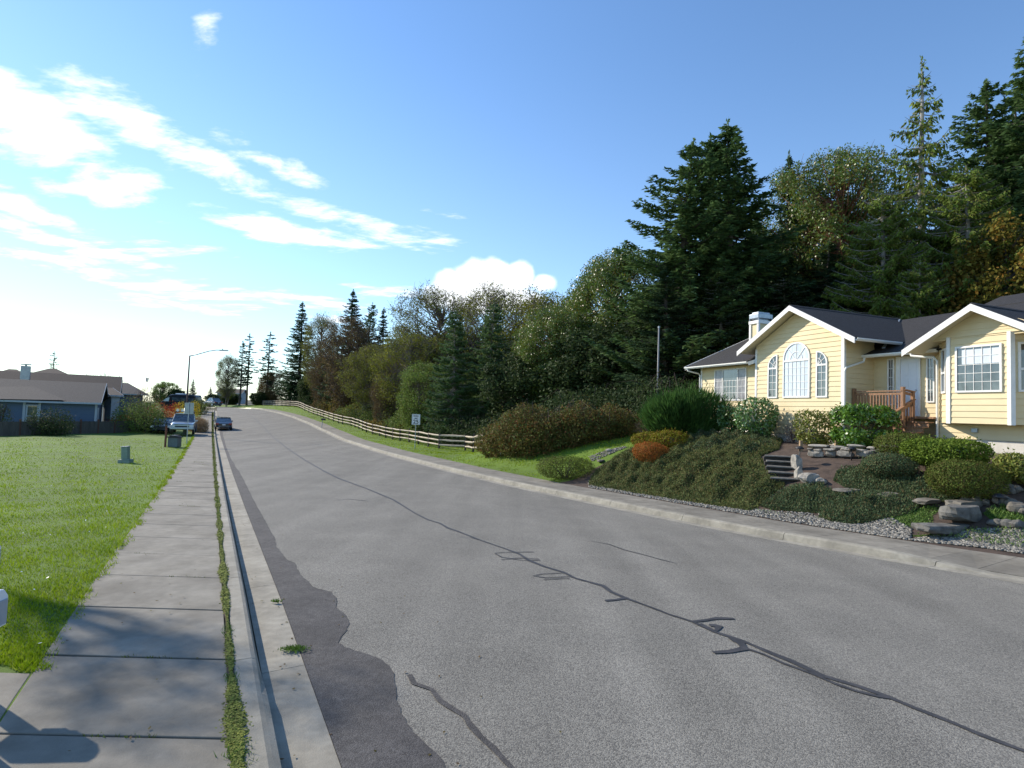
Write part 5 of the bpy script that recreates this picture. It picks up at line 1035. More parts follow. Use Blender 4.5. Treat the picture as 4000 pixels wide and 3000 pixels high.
# tufts at the pavement edge and weeds in the joints
cl = []
for s in np.arange(7.0, 60, .06):
    if random.random() < .75: l = -LW + random.uniform(-.03, .08) + .05 * math.sin(s * 3.1) + .03 * math.sin(s * 17); cl += [sl2xy(s + random.uniform(-.06, .06), l + random.uniform(-.05, .05)) for _ in range(7)]
blades('grass_edge', np.array(cl), .07, .012, 'grass', 'ragged grass hanging over the edge of the pavement', seed=9)
cl = []
for s, n_, sp_ in [(4.6, 260, .07), (3.2, 90, .05), (5.9, 110, .05), (7.1, 80, .05), (2.6, 60, .04)] + [(6 + i * .45 + random.uniform(-.2, .2), 50, .04) for i in range(90)]:
    for _ in range(n_): cl.append(sl2xy(s + random.gauss(0, sp_ * 1.6), -.25 + random.gauss(0, sp_ * .6)))
blades('joint_weeds', np.array(cl), .035, .01, 'weed', 'small green weeds sprouting from the joint beside the kerb', cat='weeds', seed=10)
cl = []
for (x, y, n_, sp_) in [(550, 858, 420, .07), (440, 565, 60, .03)]:
    g = groad(*c7(x, y))
    for _ in range(n_): cl.append((g[0] + random.gauss(0, sp_), g[1] + random.gauss(0, sp_ * .6)))
V = np.array(cl); o = blades('gutter_weed', V, .05, .014, 'weed', 'green weed growing where gutter meets the asphalt', cat='weeds', seed=12); o.location.z = -.125
cl = []
for s0 in [1.515 * i - 5.75 for i in range(5, 26)]:
    if random.random() < .6:
        a0 = random.uniform(-LW, -.9); 
        for _ in range(40): l = a0 + random.uniform(0, .5); cl.append(sl2xy(s0 - .011 - .5 * (l + .28) + random.gauss(0, .015), l))
blades('joint_weeds', np.array(cl), .02, .01, 'moss', 'thin moss and weeds in the joints across the pavement', cat='weeds', seed=14)
# fallen leaves and dandelions on the lawn
def specks(name, n, m, label, size, seed, ymax=26):
    r2 = np.random.default_rng(seed); P = lawn_pts(n, 5, ymax, 0, 0, -1); k = len(P); c = np.column_stack([P, terr(P[:, 0], P[:, 1]) + .055]); V, Fc = cards(c, randdir(k, r2) * [1, 1, .3], [0, 0, 1] + randdir(k, r2) * .5, size * r2.uniform(.6, 1.3, k), size * .8); tag(npmesh(name, V, Fc, MT[m]), label, 'leaves', kind='stuff')
lv = []
for _ in range(170):
    s_ = random.uniform(3, 22); l_ = random.choice([random.uniform(.05, .5), random.uniform(.4, 2.2), random.uniform(-1.8, -.3)]); x_, y_ = sl2xy(s_, l_); lv.append((x_, y_, (zroad(x_, y_) if l_ > .46 else float(base(y_)) + (-.16 if l_ > 0 else .004)) + .012))
lv = np.array(lv); r9 = np.random.default_rng(9); V_, F_ = cards(lv, randdir(len(lv), r9) * [1, 1, .15], [0, 0, 1] + randdir(len(lv), r9) * .3, .04 * r9.uniform(.5, 1.3, len(lv)), .025); tag(npmesh('fallen_leaves', V_, F_, MT['brown_leaf']), 'small brown leaves blown along gutter and pavement', 'leaves', kind='stuff')
specks('fallen_leaves', 220, 'sign_white', 'small pale leaves and daisies scattered over the lawn', .035, 3); specks('fallen_leaves', 60, 'heath_orange', 'few orange leaves fallen on the lawn', .05, 4, 15)
# ------------------------------------------------------------------ rail fence along the right side

fence = empty('rail_fence', (pts[0][0], pts[0][1], T(*pts[0])), 0, 'weathered split rail fence with dark posts climbing along the right verge', 'fence'); FO = (pts[0][0], pts[0][1], T(*pts[0]))
zs_ = [T(*p) for p in pts]
fh = [1.2] * len(pts)
for i, p in enumerate(pts):
    mb = MB(FO); w = .075; h = 1.28 + random.uniform(-.05, .08); lx, ly = random.uniform(-.03, .03), random.uniform(-.03, .03); a = random.uniform(0, .6)
    c, s_ = math.cos(a) * w, math.sin(a) * w
    bot = [(p[0] + c, p[1] + s_, zs_[i] - .3), (p[0] - s_, p[1] + c, zs_[i] - .3), (p[0] - c, p[1] - s_, zs_[i] - .3), (p[0] + s_, p[1] - c, zs_[i] - .3)]
    mb.prism(bot, (lx, ly, h + .3)); mb.build('post', MT['post_wood'], fence)
nr = 0
for i in range(len(pts) - 1):
    for hz_ in (.34, .72, 1.10):
        if nr >= 150: pass
        mb = MB(FO); a = pts[i]; b_ = pts[i + 1]; j0, j1 = random.uniform(-.03, .03), random.uniform(-.03, .03); m_ = (a + b_) / 2
        mb.tube([(a[0], a[1], zs_[i] + hz_ + j0), (m_[0] + random.uniform(-.03, .03), m_[1], (zs_[i] + zs_[i + 1]) / 2 + hz_ + random.uniform(-.03, .02)), (b_[0], b_[1], zs_[i + 1] + hz_ + j1)], [.065, .085, .065], 5); 
        nr += 1; mb.build('rail', MT['rail_wood'], fence)
# ------------------------------------------------------------------ signs
def text(s, size, mt, parent, loc, rot, name='lettering', ext=.002, bold=0, sx=1.0):
    c = bpy.data.curves.new(name, 'FONT'); c.body = s; c.size = size; c.align_x = 'CENTER'; c.align_y = 'CENTER'; c.extrude = ext; c.offset = bold; c.materials.append(mt)
    o = bpy.data.objects.new(name, c); COL.objects.link(o); bpy.context.view_layer.update(); me = bpy.data.meshes.new_from_object(o); bpy.data.objects.remove(o); o = bpy.data.objects.new(name, me); COL.objects.link(o); o.parent = parent; o.location = loc; o.rotation_euler = rot; o.scale = (sx, 1, 1); return o
sp_ = gp(1620, 1754); spd = empty('speed_limit_sign', sp_, math.radians(3), 'white speed limit 25 sign on a thin steel post in front of the rail fence', 'road sign')
SH = 3.10; k = sp_[1] / 45.0
top = CAMH + (1597 - 1618) / 2222 * sp_[1] * 0
ptop = at(1628, 1618, sp_[1])[2] - sp_[2]; pbot = at(1628, 1659, sp_[1])[2] - sp_[2]; hs_ = ptop - pbot; ws_ = hs_ * .79
mb = MB(); mb.tube([(0, .03, -.3), (0, .03, ptop + .04)], .03, 6); mb.build('post', MT['galv'], spd)
mb = MB(); mb.box(-ws_ / 2, ws_ / 2, -.004, .004, pbot, ptop); pl_ = mb.build('sign_plate', MT['sign_white'], spd)
mb = MB(); e = .025
for x0, x1, z0, z1 in ((-ws_ / 2 + e, ws_ / 2 - e, ptop - e - .014, ptop - e), (-ws_ / 2 + e, ws_ / 2 - e, pbot + e, pbot + e + .014), (-ws_ / 2 + e, -ws_ / 2 + e + .014, pbot + e, ptop - e), (ws_ / 2 - e - .014, ws_ / 2 - e, pbot + e, ptop - e)): mb.box(x0, x1, -.007, -.0045, z0, z1)
mb.build('border', MT['black'], pl_)
R90 = (math.pi / 2, 0, 0)
text('SPEED', hs_ * .20, MT['black'], pl_, (0, -.006, ptop - hs_ * .19), R90, bold=.004, sx=.95); text('LIMIT', hs_ * .20, MT['black'], pl_, (0, -.006, ptop - hs_ * .41), R90, bold=.004, sx=.95); text('25', hs_ * .52, MT['black'], pl_, (0, -.006, ptop - hs_ * .735), R90, bold=.010, sx=1.05)
# back of a sign on the left verge
sb = gp(729, 1733); bs = empty('road_sign', sb, math.radians(-4), 'blank grey back of a rectangular road sign in front of the street lamp', 'road sign')
z1 = at(735, 1573, sb[1])[2] - sb[2]; z0 = at(735, 1617, sb[1])[2] - sb[2]; w = 38 / 2222 * sb[1]
mb = MB(); mb.tube([(0, 0, -.3), (0, 0, z1 + .05)], .03, 6); mb.build('post', MT['galv'], bs); mb = MB(); mb.box(-w / 2, w / 2, .035, .045, z0, z1); mb.build('sign_plate', MT['metal_grey'], bs, bevel=.003)
# street lamp
lp = at(722, 1693, 56); lg = T(lp[0], lp[1]); lamp = empty('street_lamp', (lp[0], lp[1], lg), 0, 'tall brown steel street lamp with a long arm over the pavement', 'street lamp')
zt_ = at(733, 1388, 56)[2] - lg; mb = MB(); mb.tube([(0, 0, -.2), (0, 0, zt_)], [.11, .065], 10); mb.build('pole', mat('brown_paint', (.10, .06, .055), (.15, .085, .075), rough=.6), lamp, smooth=True)
mb = MB(); mb.tube([(0, 0, -.2), (0, 0, 2.6)], .20, 10); mb.build('base_cover', MT['metal_grey'], lamp, smooth=True)
arm = [(0, 0, zt_ - .05), (.8, 0, zt_ + .15), (1.9, 0, zt_ + .5), (2.6, 0, zt_ + .62), (3.2, 0, zt_ + .62)]
mb = MB(); mb.tube(arm, [.06, .05, .045, .04, .035], 8); mb.build('arm', MT['metal_grey'], lamp, smooth=True)
mb = MB(); mb.prism([(2.9, -.14, zt_ + .56), (3.75, -.12, zt_ + .56), (3.75, .12, zt_ + .56), (2.9, .14, zt_ + .56)], (0, 0, .10)); lh = mb.build('lamp_head', MT['metal_grey'], lamp, bevel=.03); mb = MB(); mb.tube([(3.2, 0, zt_ + .66), (3.2, 0, zt_ + .76)], .05, 8); mb.build('photocell', MT['metal_grey'], lh)
# steel pole before the wood
pp = at(2567, 1600, 33); pg = T(pp[0], pp[1]); o = empty('flag_pole', (pp[0], pp[1], pg), 0, 'thin bare grey metal pole standing before the dark wood', 'pole'); zt2 = at(2569, 1282, 33)[2] - pg
mb = MB(); mb.tube([(0, 0, -.2), (0, 0, zt2)], [.06, .045], 8); mb.build('shaft', MT['pole_grey'], o, smooth=True); mb = MB(); mb.tube([(0, 0, zt2), (0, 0, zt2 + .12)], .06, 8); mb.build('cap', MT['metal_grey'], o)
# green roadside post by the grass bank
g = gp(1955, 1783); o = empty('marker_post', g, 0, 'short grey steel post in front of the brambles', 'post'); mb = MB(); mb.tube([(0, 0, -.1), (0, 0, 1.05)], .035, 6); mb.build('shaft', MT['metal_grey'], o); mb = MB(); mb.tube([(0, 0, 1.05), (0, 0, 1.1)], .04, 6); mb.build('cap', MT['galv'], o)
# mailbox on the right verge
g = gp(1256, 1672); o = empty('mailbox', g, .3, 'black mailbox on a leaning post beside the far right kerb', 'mailbox'); sc_ = g[1] / 60
mb = MB(); mb.tube([(0, 0, -.1), (.08, 0, 1.0)], .045, 6); mb.build('post', MT['metal_grey'], o); mb = MB(); pr = [(math.cos(math.pi * i / 8) * .13, .12 + math.sin(math.pi * i / 8) * .12) for i in range(9)]; pr = [(.13, 0)] + pr + [(-.13, 0)]
mb.prism([(-.2 + .1, x, 1.0 + z) for x, z in pr], (.55, 0, 0)); mb.build('box', MT['black'], o)
# newspaper style boxes at the left edge
def edgebox(u, v, D, w, dp, h, label, rz):
    p = at(u, v, D); p[0] -= .19; g = T(p[0], p[1]); o = empty('mailbox', (p[0] - w / 2, p[1] + dp / 2, g), rz, label, 'mailbox'); z1 = p[2] - g
    mb = MB(); mb.box(-.05, .05, -.05, .05, -.1, z1 - h); mb.build('post', MT['old_wood'], o, bevel=.006)
    mb = MB(); mb.prism([(-w / 2, y, z) for y, z in [(-dp / 2, z1 - h), (dp / 2, z1 - h), (dp / 2, z1 - h * .25), (dp * .3, z1 - h * .05), (0, z1), (-dp * .3, z1 - h * .05), (-dp / 2, z1 - h * .25)]], (w, 0, 0)); b = mb.build('box', MT['sign_white'], o, bevel=.01)
    mb = MB(); mb.box(w / 2, w / 2 + .012, -dp / 2 + .02, dp / 2 - .02, z1 - h + .02, z1 - h * .3); mb.build('door', MT['flashing'], b, bevel=.004)
    mb = MB(); mb.box(w / 2 - .26, w / 2 - .10, dp / 2 + .003, dp / 2 + .03, z1 - h * 1.0, z1 - h * .2); mb.build('side_board', MT['old_wood'], o)
edgebox(20, 2335, 4.25, .5, .24, .30, 'pale blue white mailbox with wooden side board at the edge of the lawn', .15)
edgebox(3, 2135, 5.0, .45, .22, .26, 'dark sided mailbox behind the pale one, barely in view', .1)
# brown post, bin, utility box, hydrant
g = gp(645, 1746); o = empty('wooden_post', g, 0, 'thin rusty brown post standing beside the grey bin', 'post'); mb = MB(); mb.box(-.05, .05, -.05, .05, -.1, 1.38); mb.build('shaft', mat('rust_wood', (.16, .05, .03), (.24, .085, .05), rough=.8), o, bevel=.01); mb = MB(); mb.box(-.07, .07, -.07, .07, 1.38, 1.44); mb.build('cap', MT['old_wood'], o)
mat('bin_plastic', (.10, .13, .14), (.13, .16, .17), rough=.5); mat('utility_green', (.17, .23, .19), (.22, .28, .235), scale=6, rough=.6)
g = gp(681, 1746); o = empty('rubbish_bin', g, .05, 'dark grey rubbish bin with a lid on the lawn', 'bin'); k = g[1] / 2222.; W_, H_ = 40 * k, 46 * k
mb = MB(); mb.prism([(-W_ * .46, -W_ * .4, 0), (W_ * .46, -W_ * .4, 0), (W_ * .46, W_ * .4, 0), (-W_ * .46, W_ * .4, 0)], (0, 0, H_ * .8)); mb.build('body', MT['bin_plastic'], o, bevel=.03)
mb = MB(); mb.prism([(-W_ * .55, -W_ * .5, H_ * .8), (W_ * .55, -W_ * .5, H_ * .8), (W_ * .5, -W_ * .5, H_ * .9), (W_ * .3, -W_ * .5, H_ * .9), (W_ * .25, -W_ * .5, H_), (-W_ * .25, -W_ * .5, H_), (-W_ * .3, -W_ * .5, H_ * .9), (-W_ * .5, -W_ * .5, H_ * .9)], (0, W_, 0)); mb.build('lid', MT['black'], o)
g = gp(491, 1808); k = g[1] / 2222.; o = empty('utility_pedestal', g, .12, 'pale green utility box leaning slightly on the lawn', 'utility box'); o.rotation_euler = (0, math.radians(-4), .1)
mb = MB(); mb.box(-.26, .26, -.2, .2, -.05, .12); mb.prism([(-.26, -.2, .12), (.26, -.2, .12), (.26, .2, .12), (-.26, .2, .12)], (0, 0, .05)); mb.build('base', MT['utility_green'], o, bevel=.02)
mb = MB(); mb.box(-.14, .14, -.13, .13, .165, 62 * k); mb.build('column', MT['utility_green'], o, bevel=.02); mb = MB(); mb.box(-.16, .16, -.15, .15, 62 * k + .002, 62 * k + .03); mb.build('cap', MT['metal_grey'], o, bevel=.01)
mat('hydrant_yellow', (.65, .48, .03), (.75, .56, .05), rough=.5)
p = at(757, 1685, 60); g = T(p[0], p[1]); o = empty('fire_hydrant', (p[0], p[1], g), 0, 'yellow fire hydrant beside the brown mound at the pavement', 'hydrant')
mb = MB(); mb.tube([(0, 0, -.05), (0, 0, .06), (0, 0, .07), (0, 0, .55), (0, 0, .6), (0, 0, .72), (0, 0, .8)], [.2, .2, .14, .14, .18, .14, .04], 10); mb.build('body', MT['hydrant_yellow'], o, smooth=True); mb = MB(); mb.tube([(-.26, 0, .42), (.26, 0, .42)], .07, 8); mb.build('nozzle', MT['hydrant_yellow'], o)
mb = MB(); mb.tube([(0, 0, .8), (0, 0, .87)], .035, 6); mb.build('cap_nut', MT['hydrant_yellow'], o)
# ------------------------------------------------------------------ vehicles
def car(label, name, cat, loc, rz, L=4.7, Wd=1.82, H=1.45, paint=(.02, .03, .06), belt=.92, hood=.78, st=None, metallic=.4, cargo=False, wheel=.33, clear=.22, white_roof=None, plate=None):
    """x = forward"""
    pm = mat('paint_' + name + str(len(MT)), paint, rough=.28, metallic=metallic, coat=1, spec=.6)
    o = empty(name, loc, rz, label, cat)
    S_ = st or [(-.5, .34, .80, .86), (-.485, .24, .90, .95), (-.30, .22, 1.0, 1.0), (.14, .22, .94, 1.0), (.40, .22, .86, .98), (.49, .26, .72, .92), (.5, .36, .62, .84)]
    ring = []; V = []; n = 12
    for (fx, zb, zt, fw_) in S_:
        w = Wd / 2 * fw_; zt_ = zt * belt if zt <= 1.2 else zt
        V += [(fx * L, y * w, z) for y, z in [(-.86, zb), (.86, zb), (.97, zb + .12), (1.0, (zb + zt_) / 2), (.98, zt_ - .10), (.88, zt_ - .01), (.5, zt_ + .015), (-.5, zt_ + .015), (-.88, zt_ - .01), (-.98, zt_ - .10), (-1.0, (zb + zt_) / 2), (-.97, zb + .12)]]
    Fc = [(i * n + j, i * n + (j + 1) % n, (i + 1) * n + (j + 1) % n, (i + 1) * n + j) for i in range(len(S_) - 1) for j in range(n)] + [tuple(range(n)), tuple(range((len(S_)) * n - 1, (len(S_) - 1) * n - 1, -1))]
    mb = MB(); mb.v = V; mb.f = Fc; body = mb.build('body', pm, o, smooth=True); sb_ = body.modifiers.new('s', 'SUBSURF'); sb_.levels = 1; sb_.render_levels = 2
    cab = cargo or [(-.40, 0, .96), (-.22, 1, .86), (.02, 1, .86), (.24, 0, .96)]
    V = []; zb_ = belt - .06
    xs = [c[0] * L for c in cab]; wb = Wd / 2 * .93; wt = Wd / 2 * .76
    g = [(xs[0], wb, zb_), (xs[1], wt, H - .06), (xs[2], wt, H - .04), (xs[3], wb, zb_)]
    mb = MB(); mb.add([(x, -y, z) for x, y, z in g] + [(x, y, z) for x, y, z in g], [(0, 1, 2, 3), (7, 6, 5, 4), (0, 4, 5, 1), (2, 6, 7, 3), (1, 5, 6, 2), (0, 3, 7, 4)]); mb.build('window', MT['glass_dark'], o)
    mb = MB(); mb.prism([(xs[1] - .05, -wt - .01, H - .075), (xs[2] + .05, -wt - .01, H - .06), (xs[2] + .05, wt + .01, H - .06), (xs[1] - .05, wt + .01, H - .075)], (0, 0, .075))
    for sgn in (-1, 1):
        for A_, B_ in ((g[0], g[1]), (g[3], g[2])): mb.beam((A_[0], sgn * (A_[1] + .005), A_[2]), (B_[0], sgn * (B_[1] + .005), B_[2]), .05, .07)
        xm = (xs[1] + xs[2]) / 2; mb.beam((xm, sgn * (wb + .005), zb_), (xm, sgn * (wt + .008), H - .05), .03, .06)
    mb.build('roof', pm, o, bevel=.02)
    for fx in (-.31, .32):
        for sgn in (-1, 1):
            mb = MB(); y = sgn * (Wd / 2 - .10); mb.tube([(fx * L, y - .10, wheel), (fx * L, y + .105, wheel)], wheel, 18); w_ = mb.build('wheel', MT['black'], o, bevel=.02); mb = MB(); mb.tube([(fx * L, y + sgn * .10, wheel), (fx * L, y + sgn * .115, wheel)], wheel * .62, 14); mb.build('rim', MT['galv'], w_)
    for sgn in (-1, 1):
        mb = MB(); mb.box(.47 * L, .502 * L, sgn * Wd * .46, sgn * Wd * .30, belt * .62, belt * .78); mb.build('headlight', MT['glass_blind'], o, bevel=.02)
        mb = MB(); mb.box(-.503 * L, -.46 * L, sgn * Wd * .47, sgn * Wd * .28, belt * .70, belt * .90); mb.build('taillight', MT.get('tail') or mat('tail', (.30, .01, .01), rough=.2, coat=1), o, bevel=.02)
        mb = MB(); mb.box(.17 * L, .20 * L, sgn * (Wd / 2 + .02), sgn * (Wd / 2 + .19), belt, belt + .13); mb.build('mirror', pm, o, bevel=.03)
    mb = MB(); mb.box(-.508 * L, -.502 * L, -.17, .17, belt * .62, belt * .62 + .13); mb.build('number_plate', MT['sign_white'], o)
    mb = MB(); mb.box(.50 * L, .507 * L, -Wd * .28, Wd * .28, belt * .42, belt * .70); mb.build('grille', MT['black'], o)
    return o
cp = at(871, 1661, 68); cs_, cl_ = xy2sl(cp[0], cp[1]); AZ = math.atan2(DV[1], DV[0])
car('dark blue saloon car seen from behind, parked against the left kerb', 'parked_car', 'car', (cp[0], cp[1], float(base(cp[1])) + RD), AZ + .02, metallic=0, paint=(.006, .006, .009))
# silver pickup facing the camera
tp = at(672, 1690, 53); tg = T(tp[0], tp[1]) + .1
tk_ = car('silver pickup truck facing the camera with a rack of spare lamps over the roof', 'pickup_truck', 'pickup truck', (tp[0] - .4, tp[1] + 2.6, tg), math.radians(-64), L=5.3, Wd=2.0, H=1.95, paint=(.42, .47, .52), belt=1.22, wheel=.42,
    st=[(-.5, .50, .98, .92), (-.49, .45, 1.0, .98), (-.10, .42, 1.0, 1.0), (.12, .42, 1.0, 1.0), (.40, .42, .95, .99), (.485, .45, .88, .95), (.5, .55, .80, .92)], cargo=[(-.12, 0, 1), (-.09, 1, 1), (.06, 1, 1), (.20, 0, 1)], metallic=.5)
mb = MB(); mb.box(2.62, 2.74, -.98, .98, .52, .72); mb.build('bumper', MT['galv'], tk_, bevel=.03)
mb = MB()
for y in (-.75, .75): mb.tube([(-1.2, y, 1.2), (-1.2, y, 2.12)], .03, 6); mb.tube([(.4, y, 1.9), (.4, y, 2.12)], .03, 6); mb.tube([(-1.5, y, 2.12), (.6, y, 2.12)], .03, 6)
mb.tube([(.4, -.8, 2.12), (.4, .8, 2.12)], .03, 6); mb.build('roof_rack', MT['black'], tk_)
for i in range(4): mb = MB(); y = -.6 + .4 * i; mb.tube([(.46, y, 2.24), (.36, y, 2.24)], .12, 10); mb.build('roof_lamp', MT['glass_blind'], tk_)
dp_ = at(625, 1690, 56); car('dark car in the shade behind the pickup truck, partly hidden by shrubs', 'parked_car', 'car', (dp_[0] - .9, dp_[1] + 2, T(dp_[0], dp_[1])), math.radians(-66), paint=(.01, .02, .04), H=1.55, belt=1.0)
# camper van side on
vp = at(710, 1590, 100); vg = T(vp[0], vp[1]); van = empty('camper_van', (vp[0], vp[1], vg), 0, 'dark high roofed camper van seen from the side on the rise', 'van'); vz = at(700, 1541, 100)[2] - vg; vl = 5.9
pm = mat('van_paint', (.012, .013, .02), rough=.3, coat=1, metallic=.3); prof = [(-2.95, .45), (2.95, .45), (3.0, 1.2), (2.9, vz - .35), (2.7, vz), (-1.0, vz), (-1.6, vz - .12), (-2.3, vz - .8), (-3.2, vz - 1.45), (-3.3, .9)]
mb = MB(); mb.prism([(x, -1.0, z) for x, z in prof], (0, 2.0, 0)); mb.build('body', pm, van, bevel=.08)
mb = MB(); mb.quad((-2.85, -1.012, vz - 1.25), (-1.75, -1.012, vz - 1.25), (-1.65, -1.012, vz - .55), (-2.15, -1.012, vz - .7)); mb.build('window', MT['glass_blind'], van)
mb = MB(); mb.quad((-1.2, -1.012, vz - 1.2), (2.5, -1.012, vz - 1.2), (2.5, -1.012, vz - .55), (-1.2, -1.012, vz - .55)); mb.build('window', MT['glass_dark'], van)
mb = MB(); mb.box(-.9, .5, -.6, .6, vz + .01, vz + .2); mb.build('roof_vent', MT['sign_white'], van, bevel=.05)
for x in (-2.0, 1.9): mb = MB(); mb.tube([(x, -1.02, .36), (x, 1.02, .36)], .36, 14); mb.build('wheel', MT['black'], van)
p = at(830, 1583, 122); car('dark pickup parked beyond the crest among bushes', 'parked_truck', 'pickup truck', (p[0], p[1], T(p[0], p[1]) + .1), AZ + .5, paint=(.02, .03, .05), H=1.8, belt=1.1, wheel=.38)
# shrubs on the left
mat('brown_mound', (.16, .10, .05), (.24, .16, .09))
def mc(name, spec, leaf, n, lf, lw, label, cat='shrub', **k): return mound_cloud(name, [(at(u, 1600, 1)[0] * D, D, R, h) for u, D, R, h in spec], leaf, n, lf, lw, label, cat, **k)
mc('pampas_mound', [(777, 61, .8, 1.5), (790, 60.5, .7, 1.3), (765, 62, .7, 1.3)], 'dry_grass', 5000, .35, .03, 'rounded brown mound of grass beside the yellow hydrant', canes=5, seed=61)
mc('round_bush', [(780, 92, 1.3, 2.3), (765, 93, 1.2, 2.1)], 'clipped', 4200, .13, .08, 'rounded bush beside the far pavement behind the sign', seed=62, canes=5)
mc('yellow_shrub', [(760, 88, .8, 2.2), (705, 80, .8, 2.4)], 'yellow_leaf', 1800, .14, .09, 'bright yellow shrub between the camper van and the road', seed=63, canes=5)
mc('red_shrub', [(684, 76, .7, 2.5), (660, 74, .7, 2.1)], 'red_leaf', 1700, .14, .08, 'red leaved shrub in front of the camper van', seed=64, canes=8)
mc('red_shrub', [(615, 60, 1.2, 2.9), (635, 62, 1., 2.7)], 'red_leaf', 1600, .14, .08, 'red leaved shrub above the left end of the pickup truck', seed=65, canes=12)
mc('red_shrub', [(470, 57, 1.1, 1.6), (490, 57.5, .9, 1.7), (450, 58, .9, 1.1)], 'red_leaf', 2200, .13, .07, 'low red shrub behind the board fence near the blue house', seed=66, canes=8)
mc('leafy_shrub', [(540, 56, 2.0, 3.3), (575, 56, 1.6, 3.0), (510, 57, 1.5, 2.6)], 'willow_leaf', 6500, .15, .07, 'tall green and grey leafy shrub behind the board fence', seed=67, canes=30)
mc('leafy_shrub', [(565, 62, 1.8, 4.2), (590, 63, 1.4, 3.6)], 'brown_leaf', 2600, .13, .08, 'thin half bare shrub behind the leafy one', seed=68, canes=60)
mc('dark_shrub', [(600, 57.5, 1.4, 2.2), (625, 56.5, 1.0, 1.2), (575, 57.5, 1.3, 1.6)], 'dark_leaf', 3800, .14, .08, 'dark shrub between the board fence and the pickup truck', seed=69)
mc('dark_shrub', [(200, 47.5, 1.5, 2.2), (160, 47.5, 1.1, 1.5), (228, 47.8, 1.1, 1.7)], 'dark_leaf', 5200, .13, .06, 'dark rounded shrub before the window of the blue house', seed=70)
mc('dark_shrub', [(2, 46, .8, 2.3)], 'dark_leaf', 1500, .13, .06, 'dark shrub at the left edge beside the blue house', seed=71)
# ------------------------------------------------------------------ board fence and the houses downhill
mat('fence_dark', (.075, .066, .058), (.12, .105, .09), scale=2, rough=.9, stretch=(2, 2, .3)); mat('fence_post_brown', (.10, .05, .035), (.14, .07, .05), rough=.9)
a0 = np.array([ray(-150, 1)[0] * 40.5, 40.5]); a1 = np.array([ray(628, 1)[0] * 58, 58.])
bf = empty('board_fence', (a1[0], a1[1], T(*a1)), 0, 'low dark board fence between the lawn and the blue house', 'fence'); BO = (a1[0], a1[1], T(*a1)); nseg = 10
for i in range(nseg):
    p = a1 + (a0 - a1) * i / nseg; e = a1 + (a0 - a1) * (i + 1) / nseg; u = (e - p) / np.linalg.norm(e - p); n_ = int(np.linalg.norm(e - p) / .145); mb = MB(BO)
    for k in range(n_):
        c = p + u * (k + .5) * np.linalg.norm(e - p) / n_; w = .068; z = T(*c); mb.prism([(c[0] - u[0] * w, c[1] - u[1] * w, z - .1), (c[0] + u[0] * w, c[1] + u[1] * w, z - .1), (c[0] + u[0] * w - u[1] * .02, c[1] + u[1] * w + u[0] * .02, z - .1), (c[0] - u[0] * w - u[1] * .02, c[1] - u[1] * w + u[0] * .02, z - .1)], (0, 0, 1.22 + random.uniform(-.012, .012)))
    mb.build('board_panel', MT['fence_dark'], bf); mb = MB(BO); z = T(*p); mb.box(p[0] - .06, p[0] + .06, p[1] - .11, p[1] + .01, z - .1, z + 1.3); mb.build('post', MT['fence_post_brown'], bf)
mat('blue_wall', (.075, .115, .18), (.09, .135, .20), rough=.8, stretch=(.3, .3, 12), scale=2); mat('grey_wall', (.22, .26, .30), (.26, .30, .34), rough=.8); mat('roof_grey', (.038, .036, .037), (.062, .058, .058), scale=9, rough=.9, bump=.4, bscale=30); mat('roof_brown', (.040, .029, .025), (.062, .045, .038), scale=9, rough=.9, bump=.4, bscale=30); mat('lt_trim', (.36, .41, .45), rough=.6)
def farhouse(label, uL, vL, uR, vR, DL, DR, depth, eave, ridge_h, wall, roof, over=.5, ext=True, gable_shift=0, base_drop=1.0):
    """front eave runs from photo point (uL, vL) at depth DL to (uR, vR) at DR; gable roof parallel to the front"""
    A = at(uL, vL, DL); B = at(uR, vR, DR); ang = math.atan2(B[1] - A[1], B[0] - A[0]); Ln = math.hypot(B[0] - A[0], B[1] - A[1]); z = (A[2] + B[2]) / 2; g = min(T(A[0], A[1]), T(B[0], B[1])) - base_drop
    o = empty('house', (A[0], A[1], g), ang, label, 'house'); H = z - g
    mb = MB(); mb.box(over, Ln - over, over, depth, 0, H - .1); mb.build('wall', wall, o)
    mb = MB(); mb.prism([(over + .02, over + .02, H - .1), (over + .02, depth - .02, H - .1), (over + .02, depth / 2 + over / 2, H + ridge_h - .28)], (Ln - 2 * over - .04, 0, 0)); mb.build('gable_wall', wall, o)
    for sgn in (0, 1):
        pts_ = [(0, 0, H), (Ln, 0, H), (Ln, (depth + over) / 2, H + ridge_h), (0, (depth + over) / 2, H + ridge_h)] if sgn == 0 else [(0, depth + over, H), (0, (depth + over) / 2 + .003, H + ridge_h), (Ln, (depth + over) / 2 + .003, H + ridge_h), (Ln, depth + over, H)]
        mb = MB(); mb.prism([(x, y, zz - .14) for x, y, zz in pts_], (0, 0, .14)); mb.build('roof', roof, o)
    mb = MB(); mb.box(-.02, Ln + .02, -.1, -.002, H - .16, H + .0); mb.build('gutter', MT['lt_trim'], o)
    for x in (-.03, Ln + .005):
        mb = MB(); m_ = (depth + over) / 2
        mb.prism([(x, 0, H + .01), (x, m_, H + ridge_h + .01), (x, depth + over, H + .01), (x, depth + over, H - .2), (x, m_, H + ridge_h - .2), (x, 0, H - .2)], (.03, 0, 0)); mb.build('rake_board', MT['lt_trim'], o)
    return o, Ln, H, g
E4 = lambda x, y: (x * .27125, 1350 + y * .27125)
hb, Ln, H, g = farhouse('blue walled house with a long grey roof behind the board fence', -260, 1552, 395, 1575, 47, 53, 10.5, 0, 1.95, MT['blue_wall'], MT['roof_grey'], base_drop=1.2)
